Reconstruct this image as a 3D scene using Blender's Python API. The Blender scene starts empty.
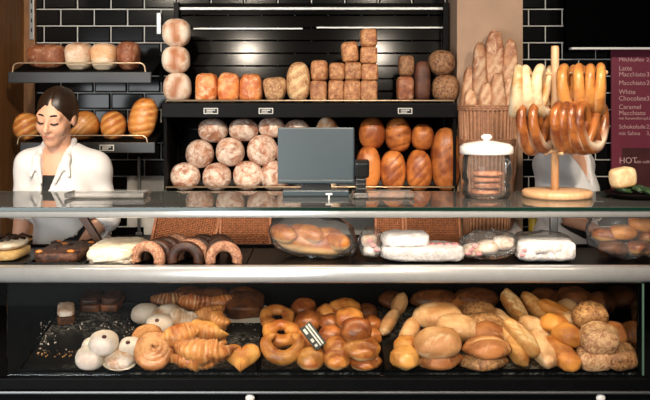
import bpy, bmesh, math, random
import numpy as np
from mathutils import Vector, Matrix, Euler, noise

# ------------------------------------------------------------------ camera, world, lights, exposure
SC = bpy.context.scene
COL = SC.collection
F = 650 * 50.0 / 36.0            # focal length in pixels of the 650 x 400 frame
CAMY, CAMZ, HOR = -3.2, 1.63, 100.0
cd = bpy.data.cameras.new('camera'); cam = bpy.data.objects.new('camera', cd); COL.objects.link(cam)
cd.lens = 50; cd.sensor_width = 36; cd.sensor_fit = 'HORIZONTAL'
cam.location = (0, CAMY, CAMZ); cam.rotation_euler = (math.pi/2, 0, 0)
cd.shift_y = -(200-HOR)/650.0
cd.clip_start = 0.05
SC.camera = cam

SC.view_settings.view_transform = 'Standard'
SC.view_settings.look = 'None'
SC.view_settings.gamma = 1
SC.view_settings.use_curve_mapping = False
SC.view_settings.exposure = 0.0

w = bpy.data.worlds.new('world'); SC.world = w; w.use_nodes = True
w.node_tree.nodes['Background'].inputs[0].default_value = (1.0, 0.93, 0.86, 1)
w.node_tree.nodes['Background'].inputs[1].default_value = 0.11

def light(name, kind, loc, target, energy, color, **kw):
    l = bpy.data.lights.new(name, kind); o = bpy.data.objects.new(name, l); COL.objects.link(o)
    o.location = loc
    d = Vector(target) - Vector(loc)
    o.rotation_euler = d.to_track_quat('-Z', 'Y').to_euler()
    l.energy = energy; l.color = color
    for k, v in kw.items(): setattr(l, k, v)
    return o
WARM = (1.0, 0.86, 0.70); DAY = (0.93, 0.97, 1.0)
# daylight from the shop window, far left on the customers' side
light('shop_window_light', 'AREA', (-2.6, -4.9, 1.12), (-1.4, 0.4, 1.10), 200, DAY, shape='RECTANGLE', size=3.6, size_y=2.15)
# ceiling spots over the customers' side of the counter
for sx, se in ((-1.25, 108), (-0.63, 112), (0.42, 108), (1.2, 96)):
    light('ceiling_spot', 'SPOT', (sx, -1.15, 2.62), (sx*0.95, 1.05, 1.42), se, WARM, spot_size=1.15, spot_blend=0.6, shadow_soft_size=0.07)
# unseen fill spots, added to brighten the pastry fronts in the case
for sx in (-0.9, 0.1, 1.0):
    light('case_fill_spot', 'SPOT', (sx, -2.3, 2.62), (sx*0.95, 0.25, 0.74), 205, (1.0, 0.84, 0.66), spot_size=0.75, spot_blend=0.7, shadow_soft_size=0.06)
# tube lamps fixed inside the case: under the shelf rim and under the glass top rim
light('case_tube_light', 'AREA', (0, 0.045, 0.978), (0, 0.36, 0.62), 4.0, (1.0, 0.80, 0.58), shape='RECTANGLE', size=2.3, size_y=0.03)
light('shelf_tube_light', 'AREA', (0, 0.06, 1.205), (0, 0.30, 1.0), 3.6, (1.0, 0.88, 0.74), shape='RECTANGLE', size=2.3, size_y=0.025)

# ------------------------------------------------------------------ helpers
def P(px, py, Y):
    d = Y - CAMY
    return Vector(((px-325)*d/F, Y, CAMZ - (py-HOR)*d/F))
def S(Y): return (Y-CAMY)/F           # metres per pixel at depth Y

def lin(h, a=1.0):
    h = h.lstrip('#'); out = []
    for i in (0, 2, 4):
        c = int(h[i:i+2], 16)/255
        out.append(c/12.92 if c <= .04045 else ((c+.055)/1.055)**2.4)
    return (*out, a)

class G:                                # tiny node helper
    def __init__(s, name):
        s.m = bpy.data.materials.new(name); s.m.use_nodes = True
        s.t = s.m.node_tree; s.n = s.t.nodes; s.b = s.n['Principled BSDF']
    def new(s, kind, **kw):
        n = s.n.new(kind)
        for k, v in kw.items(): setattr(n, k, v)
        return n
    def link(s, a, b): s.t.links.new(a, b)
    def mix(s, fac, a, b, blend='MIX'):
        n = s.new('ShaderNodeMix', data_type='RGBA', blend_type=blend)
        for sock, v in ((n.inputs[0], fac), (n.inputs[6], a), (n.inputs[7], b)):
            if hasattr(v, 'links') or isinstance(v, bpy.types.NodeSocket): s.link(v, sock)
            else: sock.default_value = v
        return n.outputs[2]
    def ramp(s, fac, p0, p1, c0=(0,0,0,1), c1=(1,1,1,1)):
        n = s.new('ShaderNodeValToRGB'); e = n.color_ramp.elements
        e[0].position = p0; e[0].color = c0; e[1].position = p1; e[1].color = c1
        s.link(fac, n.inputs[0]); return n.outputs[0]
    def noise(s, scale, detail=4, rough=.55, vec=None, w=None, dist=0):
        n = s.new('ShaderNodeTexNoise', noise_dimensions='4D' if w is not None else '3D')
        n.inputs['Scale'].default_value = scale; n.inputs['Detail'].default_value = detail
        n.inputs['Roughness'].default_value = rough; n.inputs['Distortion'].default_value = dist
        if vec is not None: s.link(vec, n.inputs['Vector'])
        if w is not None: s.link(w, n.inputs['W'])
        return n.outputs['Fac']
    def math(s, op, a, b=0.0):
        n = s.new('ShaderNodeMath', operation=op)
        for sock, v in ((n.inputs[0], a), (n.inputs[1], b)):
            if isinstance(v, bpy.types.NodeSocket): s.link(v, sock)
            else: sock.default_value = v
        return n.outputs[0]
    def bump(s, h, strength=.3, dist=.005):
        n = s.new('ShaderNodeBump'); n.inputs['Strength'].default_value = strength; n.inputs['Distance'].default_value = dist
        s.link(h, n.inputs['Height']); s.link(n.outputs[0], s.b.inputs['Normal'])

def plain(name, col, rough=.5, metal=0, spec=None, var=0.0, vscale=8, bump=0.0, emit=None):
    g = G(name)
    c = lin(col) if isinstance(col, str) else col
    g.b.inputs['Roughness'].default_value = rough; g.b.inputs['Metallic'].default_value = metal
    if spec is not None: g.b.inputs['Specular IOR Level'].default_value = spec
    co = g.new('ShaderNodeTexCoord').outputs['Object']
    n = g.noise(vscale, 4, .6, co)
    if var > 0:
        dk = tuple(x*(1-var) for x in c[:3])+(1,); lt = tuple(min(1, x*(1+var)) for x in c[:3])+(1,)
        g.link(g.ramp(n, .3, .7, dk, lt), g.b.inputs['Base Color'])
    else: g.b.inputs['Base Color'].default_value = c
    if bump > 0: g.bump(n, bump, .004)
    if emit:
        g.b.inputs['Emission Color'].default_value = c; g.b.inputs['Emission Strength'].default_value = emit
    return g.m

def bread(name, dark, light_, score='e8c795', flour='efe2d2', flo=0.0, fscale=14, rough=.55, scale=22, bump=.35, base=None, basez=.16, speck=None, lo=.41, hi=.60, coat=0.0):
    g = G(name); g.b.inputs['Roughness'].default_value = rough
    g.b.inputs['Specular IOR Level'].default_value = .35
    if coat: g.b.inputs['Coat Weight'].default_value = coat; g.b.inputs['Coat Roughness'].default_value = .25
    tc = g.new('ShaderNodeTexCoord'); co = tc.outputs['Object']
    rnd = g.new('ShaderNodeObjectInfo').outputs['Random']; W = g.math('MULTIPLY', rnd, 37.0)
    n1 = g.noise(scale, 5, .62, co, W, .4)
    c = g.ramp(n1, lo, hi, lin(dark), lin(light_))
    if base:                                    # the paler unbrowned foot of the loaf
        sz = g.new('ShaderNodeSeparateXYZ'); g.link(tc.outputs['Generated'], sz.inputs[0])
        zz = g.math('ADD', sz.outputs[2], g.math('MULTIPLY', n1, .12))
        c = g.mix(g.ramp(zz, basez, basez+.18, (1,1,1,1), (0,0,0,1)), c, lin(base))
    n2 = g.noise(fscale, 6, .68, co, W, .8)
    if flo > 0: c = g.mix(g.ramp(n2, .60-.3*flo, .73-.22*flo), c, lin(flour))
    at = g.new('ShaderNodeAttribute'); at.attribute_name = 'score'
    c = g.mix(at.outputs['Fac'], c, lin(score))
    n3 = g.noise(max(110, scale*2.2), 3, .6, co, W)
    if speck: c = g.mix(g.ramp(n3, .52, .60), c, lin(speck))
    v = g.new('ShaderNodeHueSaturation'); g.link(c, v.inputs['Color']); v.inputs['Saturation'].default_value = .97
    g.link(g.math('ADD', g.math('MULTIPLY', rnd, .28), .84), v.inputs['Value'])
    g.link(v.outputs[0], g.b.inputs['Base Color'])
    g.bump(g.math('ADD', n1, g.math('MULTIPLY', n3, .5)), bump, .006)
    return g.m

def glassy(name, tint=(1,1,1,1), ior=1.5, rough=0.0, milky=0.0):
    m = bpy.data.materials.new(name); m.use_nodes = True; t = m.node_tree; n = t.nodes; n.clear()
    o = n.new('ShaderNodeOutputMaterial'); mx = n.new('ShaderNodeMixShader'); fr = n.new('ShaderNodeFresnel')
    tr = n.new('ShaderNodeBsdfTransparent'); gl = n.new('ShaderNodeBsdfGlossy')
    fr.inputs[0].default_value = ior; tr.inputs[0].default_value = tint; gl.inputs['Roughness'].default_value = rough
    a = tr.outputs[0]
    if milky:
        df = n.new('ShaderNodeBsdfDiffuse'); df.inputs[0].default_value = (.9,.88,.84,1)
        m2 = n.new('ShaderNodeMixShader'); m2.inputs[0].default_value = milky
        t.links.new(a, m2.inputs[1]); t.links.new(df.outputs[0], m2.inputs[2]); a = m2.outputs[0]
    t.links.new(fr.outputs[0], mx.inputs[0]); t.links.new(a, mx.inputs[1]); t.links.new(gl.outputs[0], mx.inputs[2])
    t.links.new(mx.outputs[0], o.inputs[0])
    return m

# ---- mesh collector
class MB:
    def __init__(s): s.v = []; s.f = []; s.sc = []
    def add(s, vs, fs, sc=None):
        k = len(s.v); s.v += [tuple(v) for v in vs]; s.f += [tuple(i+k for i in f) for f in fs]
        s.sc += list(sc) if sc is not None else [0.0]*len(vs)
        return s
    def box(s, c, d, rot=None, bev=0.0):
        bm = bmesh.new(); bmesh.ops.create_cube(bm, size=1)
        for v in bm.verts: v.co = Vector((v.co.x*d[0], v.co.y*d[1], v.co.z*d[2]))
        if bev > 0: bmesh.ops.bevel(bm, geom=bm.edges[:], offset=min(bev, min(d)*.45), segments=2, affect='EDGES', profile=.6)
        M = Matrix.Translation(Vector(c)) @ (Euler(rot).to_matrix().to_4x4() if rot else Matrix())
        bm.verts.ensure_lookup_table()
        for i, v in enumerate(bm.verts): v.index = i
        s.add([M @ v.co for v in bm.verts], [[v.index for v in f.verts] for f in bm.faces]); bm.free()
        return s
    def tube(s, pts, r, seg=10, closed=False, sc=None, squash=1.0, up=None):
        pts = [Vector(p) for p in pts]; n = len(pts)
        rs = r if isinstance(r, (list, tuple)) else [r]*n
        vs = []; fs = []; ss = []
        prev = None
        for i, p in enumerate(pts):
            a = pts[(i-1) % n] if (closed or i > 0) else p
            b = pts[(i+1) % n] if (closed or i < n-1) else p
            t = (b-a).normalized()
            if up is not None: nn = Vector(up) - t*t.dot(Vector(up))
            elif prev is None:
                nn = t.orthogonal()
            else: nn = prev - t*t.dot(prev)
            if nn.length < 1e-6: nn = t.orthogonal()
            nn.normalize(); prev = nn; bb = t.cross(nn)
            for k in range(seg):
                an = 2*math.pi*k/seg
                vs.append(p + rs[i]*(nn*math.cos(an)*squash + bb*math.sin(an)))
                ss.append(sc[i] if sc else 0.0)
        m = n if closed else n-1
        for i in range(m):
            j = (i+1) % n
            for k in range(seg):
                l = (k+1) % seg
                fs.append((i*seg+k, i*seg+l, j*seg+l, j*seg+k))
        if not closed:
            fs.append(tuple(range(seg))[::-1]); fs.append(tuple((n-1)*seg+k for k in range(seg)))
        return s.add(vs, fs, ss)
    def lathe(s, prof, seg=24, c=(0,0,0), cap=True):
        vs = []; fs = []
        for (r, z) in prof:
            for k in range(seg):
                a = 2*math.pi*k/seg; vs.append((c[0]+r*math.cos(a), c[1]+r*math.sin(a), c[2]+z))
        for i in range(len(prof)-1):
            for k in range(seg):
                l = (k+1) % seg
                fs.append((i*seg+k, i*seg+l, (i+1)*seg+l, (i+1)*seg+k))
        if cap:
            if prof[0][0] > 1e-5: fs.append(tuple(range(seg))[::-1])
            if prof[-1][0] > 1e-5: fs.append(tuple((len(prof)-1)*seg+k for k in range(seg)))
        return s.add(vs, fs)
    def extrude_x(s, prof, x0, x1):          # closed (y, z) profile swept along x
        n = len(prof)
        vs = [(x0, y, z) for y, z in prof] + [(x1, y, z) for y, z in prof]
        fs = [(i, (i+1) % n, n+(i+1) % n, n+i) for i in range(n)] + [tuple(range(n))[::-1], tuple(range(n, 2*n))]
        return s.add(vs, fs)
    def mesh(s, name, smooth=True, fix=True):
        me = bpy.data.meshes.new(name); me.from_pydata(s.v, [], s.f)
        if any(s.sc):
            a = me.attributes.new('score', 'FLOAT', 'POINT'); a.data.foreach_set('value', s.sc)
        if fix:
            bm = bmesh.new(); bm.from_mesh(me); bmesh.ops.remove_doubles(bm, verts=bm.verts, dist=1e-6)
            bmesh.ops.recalc_face_normals(bm, faces=bm.faces); bm.to_mesh(me); bm.free()
        if smooth: me.shade_smooth()
        return me

def obj(name, me, m, parent=None, loc=(0,0,0), rot=(0,0,0)):
    if isinstance(me, MB): me = me.mesh(name)
    o = bpy.data.objects.new(name, me); COL.objects.link(o)
    if m is not None and len(me.materials) == 0: me.materials.append(m)
    o.location = loc; o.rotation_euler = rot
    if parent: o.parent = parent
    return o
def flat(name, mb, m, parent=None, loc=(0,0,0), rot=(0,0,0)):
    me = mb.mesh(name, smooth=False); return obj(name, me, m, parent, loc, rot)
def tag(o, label, cat, group=None):
    o['label'] = label; o['category'] = cat
    if group: o['group'] = group
    return o
def thing(name, label, cat, loc=(0,0,0), rot=(0,0,0), group=None):
    o = bpy.data.objects.new(name, None); COL.objects.link(o); o.location = loc; o.rotation_euler = rot
    o.empty_display_size = .05
    return tag(o, label, cat, group)
def struct(o): o['kind'] = 'structure'; return o

# ---- signed distance figures turned into one continuous mesh (surface nets)
def sdf_mesh(name, fn, lo, hi, res):
    lo = np.array(lo, float); hi = np.array(hi, float)
    n = np.ceil((hi-lo)/res).astype(int)+1
    ax = [lo[i]+res*np.arange(n[i], dtype=np.float32) for i in range(3)]
    X, Y, Z = np.meshgrid(*ax, indexing='ij')
    f = fn(X.astype(np.float32), Y.astype(np.float32), Z.astype(np.float32)); ins = f < 0
    c = [(i, j, k) for i in (0,1) for j in (0,1) for k in (0,1)]
    sl = lambda a, o: a[o[0]:n[0]-1+o[0], o[1]:n[1]-1+o[1], o[2]:n[2]-1+o[2]]
    cnt = sum(sl(ins, o).astype(np.int8) for o in c)
    act = (cnt > 0) & (cnt < 8); idx = np.argwhere(act)
    acc = np.zeros((len(idx), 3)); num = np.zeros(len(idx))
    I, J, K = idx.T
    for a in c:
        for d in range(3):
            if a[d] == 0:
                b = list(a); b[d] = 1
                fa = f[I+a[0], J+a[1], K+a[2]]; fb = f[I+b[0], J+b[1], K+b[2]]
                cr = (fa < 0) != (fb < 0)
                t = np.where(cr, fa/np.where(cr, fa-fb, 1), 0)
                p = np.array(a, float)[None, :].repeat(len(idx), 0); p[:, d] += t
                acc += p*cr[:, None]; num += cr
    vs = lo + res*(idx + acc/num[:, None])
    vid = -np.ones(n-1, int); vid[I, J, K] = np.arange(len(idx))
    quads = []
    for d in range(3):
        e = [slice(None)]*3; e2 = [slice(None)]*3; e[d] = slice(0, n[d]-1); e2[d] = slice(1, n[d])
        ch = ins[tuple(e)] != ins[tuple(e2)]
        q = np.argwhere(ch); u, v_ = [(1,2),(2,0),(0,1)][d]
        ok = (q[:, u] > 0) & (q[:, v_] > 0) & (q[:, u] < n[u]-1) & (q[:, v_] < n[v_]-1); q = q[ok]
        def cell(du, dv):
            r = q.copy(); r[:, u] -= du; r[:, v_] -= dv; return vid[r[:, 0], r[:, 1], r[:, 2]]
        Q = np.stack([cell(0,0), cell(1,0), cell(1,1), cell(0,1)], 1)
        flip = ~ins[tuple(q.T)]
        Q[flip] = Q[flip][:, ::-1]
        quads.append(Q)
    Q = np.concatenate(quads)
    Q = Q[(Q >= 0).all(1)]
    me = bpy.data.meshes.new(name); me.from_pydata(vs.tolist(), [], Q.tolist())
    bm = bmesh.new(); bm.from_mesh(me)
    bmesh.ops.recalc_face_normals(bm, faces=bm.faces); bm.to_mesh(me); bm.free()
    me.shade_smooth()
    return me
def smin(a, b, k):
    h = np.clip(.5+.5*(b-a)/k, 0, 1); return b*(1-h)+a*h-k*h*(1-h)
def smax(a, b, k): return -smin(-a, -b, k)
def cone(X, Y, Z, a, b, ra, rb):
    a = np.array(a, float); b = np.array(b, float); d = b-a; L = float(d@d)+1e-12
    t = np.clip(((X-a[0])*d[0]+(Y-a[1])*d[1]+(Z-a[2])*d[2])/L, 0, 1)
    return np.sqrt((X-a[0]-t*d[0])**2+(Y-a[1]-t*d[1])**2+(Z-a[2]-t*d[2])**2) - (ra+(rb-ra)*t)
def ell(X, Y, Z, c, r):
    k0 = np.sqrt(((X-c[0])/r[0])**2+((Y-c[1])/r[1])**2+((Z-c[2])/r[2])**2)
    k1 = np.sqrt(((X-c[0])/r[0]**2)**2+((Y-c[1])/r[1]**2)**2+((Z-c[2])/r[2]**2)**2)+1e-9
    return k0*(k0-1)/k1

# ---- bread shapes
def sp(v, e): return math.copysign(abs(v)**e, v)
def blob(dx, dy, dz, e=2.3, flat=0.0, bump=.04, seed=0, nu=26, nv=16, freq=2.6, slash=None, face='z', taper=0.0, bend=0.0, pinch=0.0, rid=0.0):
    """rounded loaf dx x dy x dz, standing on z = 0; slash = [(offset, angle, width, depth, halflength)]"""
    vs = []; sc = []; fs = []; k = 2.0/e
    off = Vector((seed*3.17, seed*1.31, seed*2.23))
    for i in range(nv+1):
        th = -math.pi/2 + math.pi*i/nv
        for j in range(nu):
            ph = 2*math.pi*j/nu
            ct = sp(math.cos(th), k)
            x = .5*ct*sp(math.cos(ph), k); y = .5*ct*sp(math.sin(ph), k); z = .5*sp(math.sin(th), k)
            p = Vector((x, y, z))
            m = 1 + bump*noise.noise(p*freq+off) + .4*bump*noise.noise(p*freq*3.1+off)
            x *= m; y *= m; z *= m
            if z < 0: z *= (1-flat)
            x *= 1 + taper*z*2 if face == 'y' else 1 + taper*x*2*0
            if taper and face == 'y': y *= 1+taper*z
            if pinch: 
                q = 1 - pinch*(abs(x)*2)**2.2; y *= q; z = (z+.5*(1-flat))*(.45+.55*q) - .5*(1-flat)
            X, Yy, Zz = x*dx, y*dy, z*dz
            if bend: Yy += bend*(x*x*4-.3)
            s = 0.0
            if slash:
                if face == 'z': a, b, fr = X, Yy, z
                else: a, b, fr = X, Zz, -y
                if fr > 0:
                    for (o, an, wd, dp, hl) in slash:
                        # a slash passes through offset o measured along the loaf's long axis
                        ca, sa = math.cos(an), math.sin(an)
                        ox, oy = (o, 0) if (face == 'z' or dx > dz) else (0, o)
                        u = (a-ox)*ca+(b-oy)*sa; t = -(a-ox)*sa+(b-oy)*ca
                        if abs(u) < hl:
                            gq = math.exp(-(t/wd)**2)*min(1, (hl-abs(u))/(hl*.3))*min(1, fr*6)
                            if face == 'z': Zz -= dp*gq
                            else: Yy += dp*gq
                            s = max(s, gq)
            vs.append((X, Yy, Zz)); sc.append(s)
    for i in range(nv):
        for j in range(nu):
            l = (j+1) % nu; fs.append((i*nu+j, i*nu+l, (i+1)*nu+l, (i+1)*nu+j))
    z0 = min(v[2] for v in vs); kz = dz/(max(v[2] for v in vs)-z0)
    vs = [(a, b, (c-z0)*kz) for a, b, c in vs]
    return MB().add(vs, fs, sc)

def catmull(pts, n=8, closed=False):
    pts = [Vector(p) for p in pts]; out = []; m = len(pts)
    rng = range(m) if closed else range(m-1)
    for i in rng:
        p0 = pts[(i-1) % m] if (closed or i > 0) else pts[0]; p1 = pts[i]; p2 = pts[(i+1) % m]
        p3 = pts[(i+2) % m] if (closed or i+2 < m) else pts[-1]
        for k in range(n):
            t = k/n
            out.append(.5*((2*p1)+(-p0+p2)*t+(2*p0-5*p1+4*p2-p3)*t*t+(-p0+3*p1-3*p2+p3)*t**3))
    if not closed: out.append(pts[-1])
    return out

def wobble(mb, amp, freq, seed=0):
    o = Vector((seed*2.7, seed*1.9, seed*.7))
    mb.v = [tuple(Vector(v)+amp*noise.noise_vector(Vector(v)*freq+o)) for v in mb.v]
    return mb
def ground(mb):
    z0 = min(v[2] for v in mb.v); mb.v = [(a, b, c-z0) for a, b, c in mb.v]; return mb

def croissant(L, R, seed=0, arc=1.9, seg=7):
    pts = []; rs = []; sc = []; n = 56
    rad = L/(2*math.sin(arc/2))
    for i in range(n+1):
        t = i/n; a = (t-.5)*arc
        pts.append((rad*math.sin(a), -rad*(math.cos(a)-math.cos(arc/2)), 0))
        e = max(0.06, math.cos((t-.5)*math.pi)**.75)
        ph = (abs(t-.5)*2*seg) % 1.0
        rs.append(R*e*(1.10-.17*ph)); sc.append(.42*max(0, ph-.5)/.5)
    m = MB().tube(pts, rs, 14, sc=sc, squash=.9)
    return ground(wobble(m, R*.24, 26, seed))
def snail(D, H, seed=0, turns=3.0):
    pts = []; rs = []; sc = []; n = 90; r = D/2/(turns+.45)
    for i in range(n+1):
        t = i/n; a = t*turns*2*math.pi; q = r*.35 + (D/2-r*.9-r*.35)*t
        pts.append((q*math.cos(a), q*math.sin(a), H*.5+H*.22*(1-t))); rs.append(r*1.0*(1 if t < .95 else .9)); sc.append(0)
    m = MB().tube(pts, rs, 12, up=(0,0,1), squash=H/(2*r)*.8)
    # pale grooves low between the coils
    zt_ = max(v[2] for v in m.v); m.sc = [min(1, max(0, (.80*zt_-v[2])/(.25*zt_)))*.75 for v in m.v]
    return ground(wobble(m, r*.16, 40, seed))
def ringbun(D, r, seed=0, squash=.9, n=40):
    pts = [((D/2-r)*math.cos(2*math.pi*i/n), (D/2-r)*math.sin(2*math.pi*i/n), 0) for i in range(n)]
    rs = [r*(1+.12*math.sin(3*2*math.pi*i/n+seed)+.08*math.sin(5*2*math.pi*i/n)) for i in range(n)]
    return ground(wobble(MB().tube(pts, rs, 14, closed=True, up=(0,0,1), squash=squash), r*.15, 30, seed))
def horseshoe(D, r, seed=0, a0=-4.0, a1=.85):
    pts = []; rs = []
    for i in range(41):
        t = i/40; a = a0+(a1-a0)*t
        q = (D/2-r)*(1-.25*max(0, abs(t-.5)*2-.7)/.3)
        pts.append((q*math.cos(a), q*math.sin(a), .004*math.sin(t*9))); rs.append(r*(.45+.75*math.sin(math.pi*t)**.8))
    return ground(wobble(MB().tube(pts, rs, 14, up=(0,0,1), squash=.9), r*.15, 30, seed))
PRETZ = [(-.42,-.74,.05),(-.22,-.42,.10),(.02,-.08,.10),(.30,.34,.05),(.66,.66,0),(.97,.38,0),(.93,-.20,0),(.58,-.74,0),(0,-.95,0),(-.58,-.74,0),(-.93,-.20,0),(-.97,.38,0),(-.66,.66,0),(-.30,.34,-.05),(-.02,-.08,-.10),(.22,-.42,.02),(.42,-.74,.05)]
def pretzel(D, r, seed=0, belly=1.35):
    pts = catmull(PRETZ, 5); n = len(pts)
    q = [Vector((p.x*D/2, -p.z*D*.5, p.y*D/2)) for p in pts]     # stands in the xz plane
    rs = []; sc = []
    for i in range(n):
        t = i/(n-1); b = math.exp(-((t-.5)/.16)**2)
        rs.append(r*(.80+ (belly-.80)*b)); sc.append(0)
    m = MB().tube(q, rs, 12, sc=sc)
    # the split along the belly shows pale crumb
    m.sc = []
    for i in range(n):
        t = i/(n-1); b = max(0, 1-abs(t-.5)/.13)
        for k in range(12): m.sc.append(min(1, b*2)*(1.0 if k in (2, 8) else (.45 if k in (1, 3, 7, 9) else 0)))
    return wobble(m, r*.12, 25, seed)
def heart(D, H, seed=0):
    vs = []; fs = []; nu = 40; nv = 10; sc = []
    for i in range(nv+1):
        th = -math.pi/2+math.pi*i/nv
        for j in range(nu):
            t = 2*math.pi*j/nu
            x = 16*math.sin(t)**3/32; y = (13*math.cos(t)-5*math.cos(2*t)-2*math.cos(3*t)-math.cos(4*t))/32
            c = math.cos(th)**.55 if math.cos(th) > 0 else 0
            m = 1+.08*noise.noise(Vector((x*4, y*4, th+seed)))
            vs.append((x*D*c*m, y*D*c*m, H*.5*math.sin(th)*(1 if th > 0 else .7))); sc.append(0)
    for i in range(nv):
        for j in range(nu):
            l = (j+1) % nu; fs.append((i*nu+j, i*nu+l, (i+1)*nu+l, (i+1)*nu+j))
    return ground(MB().add(vs, fs, sc))

# ------------------------------------------------------------------ materials
M = {}
M['tile'] = plain('black_glazed_tile', '09090a', .12, spec=.28)
M['grout'] = plain('pale_grout', 'c9c7c2', .85, var=.08, vscale=30)
M['wood'] = None
def woodmat(name, c0, c1, sx=1, sy=1, sz=12, rough=.5):
    g = G(name); co = g.new('ShaderNodeTexCoord').outputs['Object']
    mp = g.new('ShaderNodeMapping'); mp.inputs['Scale'].default_value = (sx, sy, sz); g.link(co, mp.inputs[0])
    n = g.noise(3.0, 5, .6, mp.outputs[0], dist=.8)
    g.link(g.ramp(n, .3, .7, lin(c0), lin(c1)), g.b.inputs['Base Color'])
    g.b.inputs['Roughness'].default_value = rough; g.bump(n, .08, .002)
    return g.m
M['wallwood'] = woodmat('brown_wood_panel', '6f4824', '996838', 10, 10, 1, .55)
M['stickwood'] = woodmat('dark_stained_wood', '4a2e1a', '6b452a', 20, 20, 3)
M['palewood'] = woodmat('pale_beech_wood', 'c99a6c', 'e0b68c', 14, 14, 4, .45)
M['beige'] = plain('beige_plaster', 'a98a72', .8, var=.10, vscale=6, bump=.1)
M['blackmetal'] = plain('black_coated_metal', '080809', .45, spec=.09, var=.2, vscale=20)
M['slat'] = plain('black_lacquered_slat', '070605', .13, spec=.10)
M['blackmatte'] = plain('black_board', '070707', .7, spec=.1, var=.2, vscale=12)
M['voidblack'] = plain('matt_black_board', '040404', .95, spec=0.0)
M['traymat'] = None
M['bandgrey'] = plain('dark_grey_shelf_band', '1d1f21', .4, var=.1)
M['wire'] = plain('brass_wire', 'c0a585', .35, metal=.8)
M['steel'] = plain('grey_steel', '8b8d8e', .4, metal=.9, var=.08)
M['rim'] = plain('brushed_aluminium_rim', 'f2f2f0', .30, metal=.68, var=.04, vscale=40)
M['white'] = plain('white_plastic', 'e6e4e0', .4)
M['ceramic'] = plain('white_ceramic', 'eceae6', .3)
M['glass'] = glassy('clear_glass', (.97, .99, .98, 1))
M['sideglass'] = glassy('side_glass', (.97, .99, .98, 1), 2.0)
M['topglass'] = glassy('counter_top_glass', (.90, .97, .94, 1), 1.48, .02, .10)  # milky share puts the pale reflection on the glass top into its colour
M['jarglass'] = glassy('jar_glass', (.97, .98, .98, 1), 1.28, .02, .04)
M['bag'] = glassy('clear_plastic_bag', (.98, .97, .96, 1), 1.25, .15, .05)
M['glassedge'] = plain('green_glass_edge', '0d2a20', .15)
M['glassedgelit'] = plain('lit_green_glass_edge', '56705f', .2)  # paler copy of the green edge; the light it catches is put into the colour
M['screen'] = plain('slate_blue_display_back', '2f3d45', .38, spec=.5)
M['darkplastic'] = plain('black_plastic', '101112', .35)
M['floor'] = plain('dark_grey_floor', '1e1d1c', .9, spec=.08, var=.15, vscale=3)
M['wicker'] = plain('honey_wicker', '8c5430', .6, var=.45, vscale=60, bump=.3)
M['wickerpale'] = plain('pale_wicker', 'a9795a', .65, var=.25, vscale=50, bump=.3)
M['burgundy'] = plain('burgundy_menu_board', '7b2c42', .45, var=.05)
M['menutext'] = plain('pale_menu_lettering', 'd3a9a9', .6)
M['photo'] = plain('dark_brown_menu_panel', '4a1f22', .45, var=.35, vscale=9)
M['skin'] = plain('skin', 'd9a283', .5, var=.05, vscale=25)
M['hair'] = woodmat('dark_brown_hair', '140b07', '33200f', 60, 6, 60, .4)
M['coat'] = plain('white_cotton', 'dfdddb', .85, var=.04, vscale=14, bump=.3)
M['blackcloth'] = plain('black_cloth', '121214', .8)
M['trouser'] = plain('dark_trouser_cloth', '22242a', .85)
M['lip'] = plain('lip', 'bb7a68', .5)
M['lash'] = plain('dark_lash', '22140d', .6)
M['choc'] = bread('chocolate_glaze', '24140d', '46291b', score='4a2c1c', rough=.45, scale=30, bump=.3)
M['choccrumb'] = bread('chocolate_crumb', '2a1710', '54311f', rough=.6, scale=60, bump=.8)
M['nutring'] = bread('nut_coated_ring', '8a5a40', 'b98a6c', rough=.7, scale=120, bump=.6, speck='6a4028')
M['cream'] = bread('whipped_cream', 'c9b498', 'e4d6c0', rough=.5, scale=14, bump=.6)
M['sponge'] = bread('yellow_sponge', 'c79a58', 'dcb878', rough=.8, scale=60, bump=.5)
M['candied'] = plain('candied_orange', 'd07a2e', .35, var=.2, vscale=40)
M['paperwhite'] = bread('white_paper_wrap', 'bdb6b2', 'dedad8', rough=.5, scale=34, bump=1.0)
M['pinkprint'] = plain('pink_print', 'd08a8a', .5, var=.3, vscale=60)
M['greens'] = plain('dark_salad_green', '2c4326', .5, var=.4, vscale=50)
M['card'] = plain('black_price_card', '101010', .5)
M['cardwhite'] = plain('white_card_print', 'dedbd4', .6)
M['yellow'] = plain('yellow_bottle', 'b99a2a', .4)
M['jam'] = plain('dark_red_jam', '4a161a', .35)
M['cheesy'] = bread('pale_crumb_bread', 'c4a376', 'dcc296', base='c79a60', scale=30)
# breads
M['floury'] = bread('flour_dusted_crust', '8f5a40', 'b98464', flo=.62, fscale=28, flour='dcc9b8', scale=20, bump=.5)
M['flouryoval'] = bread('floury_oval_crust', 'b9805a', 'd9ab84', score='a8653a', flo=.72, fscale=14, flour='e4d6c2', scale=14)
M['rye'] = bread('red_brown_crust', '7a4024', 'a2603a', flo=.30, flour='c79a78', scale=24, fscale=26)
M['tanfl'] = bread('tan_floured_crust', 'b7794a', 'd9a878', flo=.50, fscale=10, flour='ecd9c0', base='e4cba8', basez=.35, scale=14)
M['orange'] = bread('orange_glazed_crust', 'a95a1d', 'd2812f', score='e0a458', rough=.4, scale=12, bump=.2, coat=.25)
M['orangebrown'] = bread('amber_brown_crust', '8a4418', 'cc7a32', score='7a3a16', rough=.42, scale=10, bump=.22, coat=.2)
M['cheese'] = bread('orange_cheese_crust', 'bb5a1e', 'e08c42', flo=.35, flour='f0b98a', fscale=30, rough=.4, scale=26, bump=.6)
M['tinloaf'] = bread('grain_tin_loaf', '8a5030', 'bf8250', flo=.2, flour='d6aa7c', fscale=40, scale=40, bump=.7, speck='b98a5a')
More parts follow.
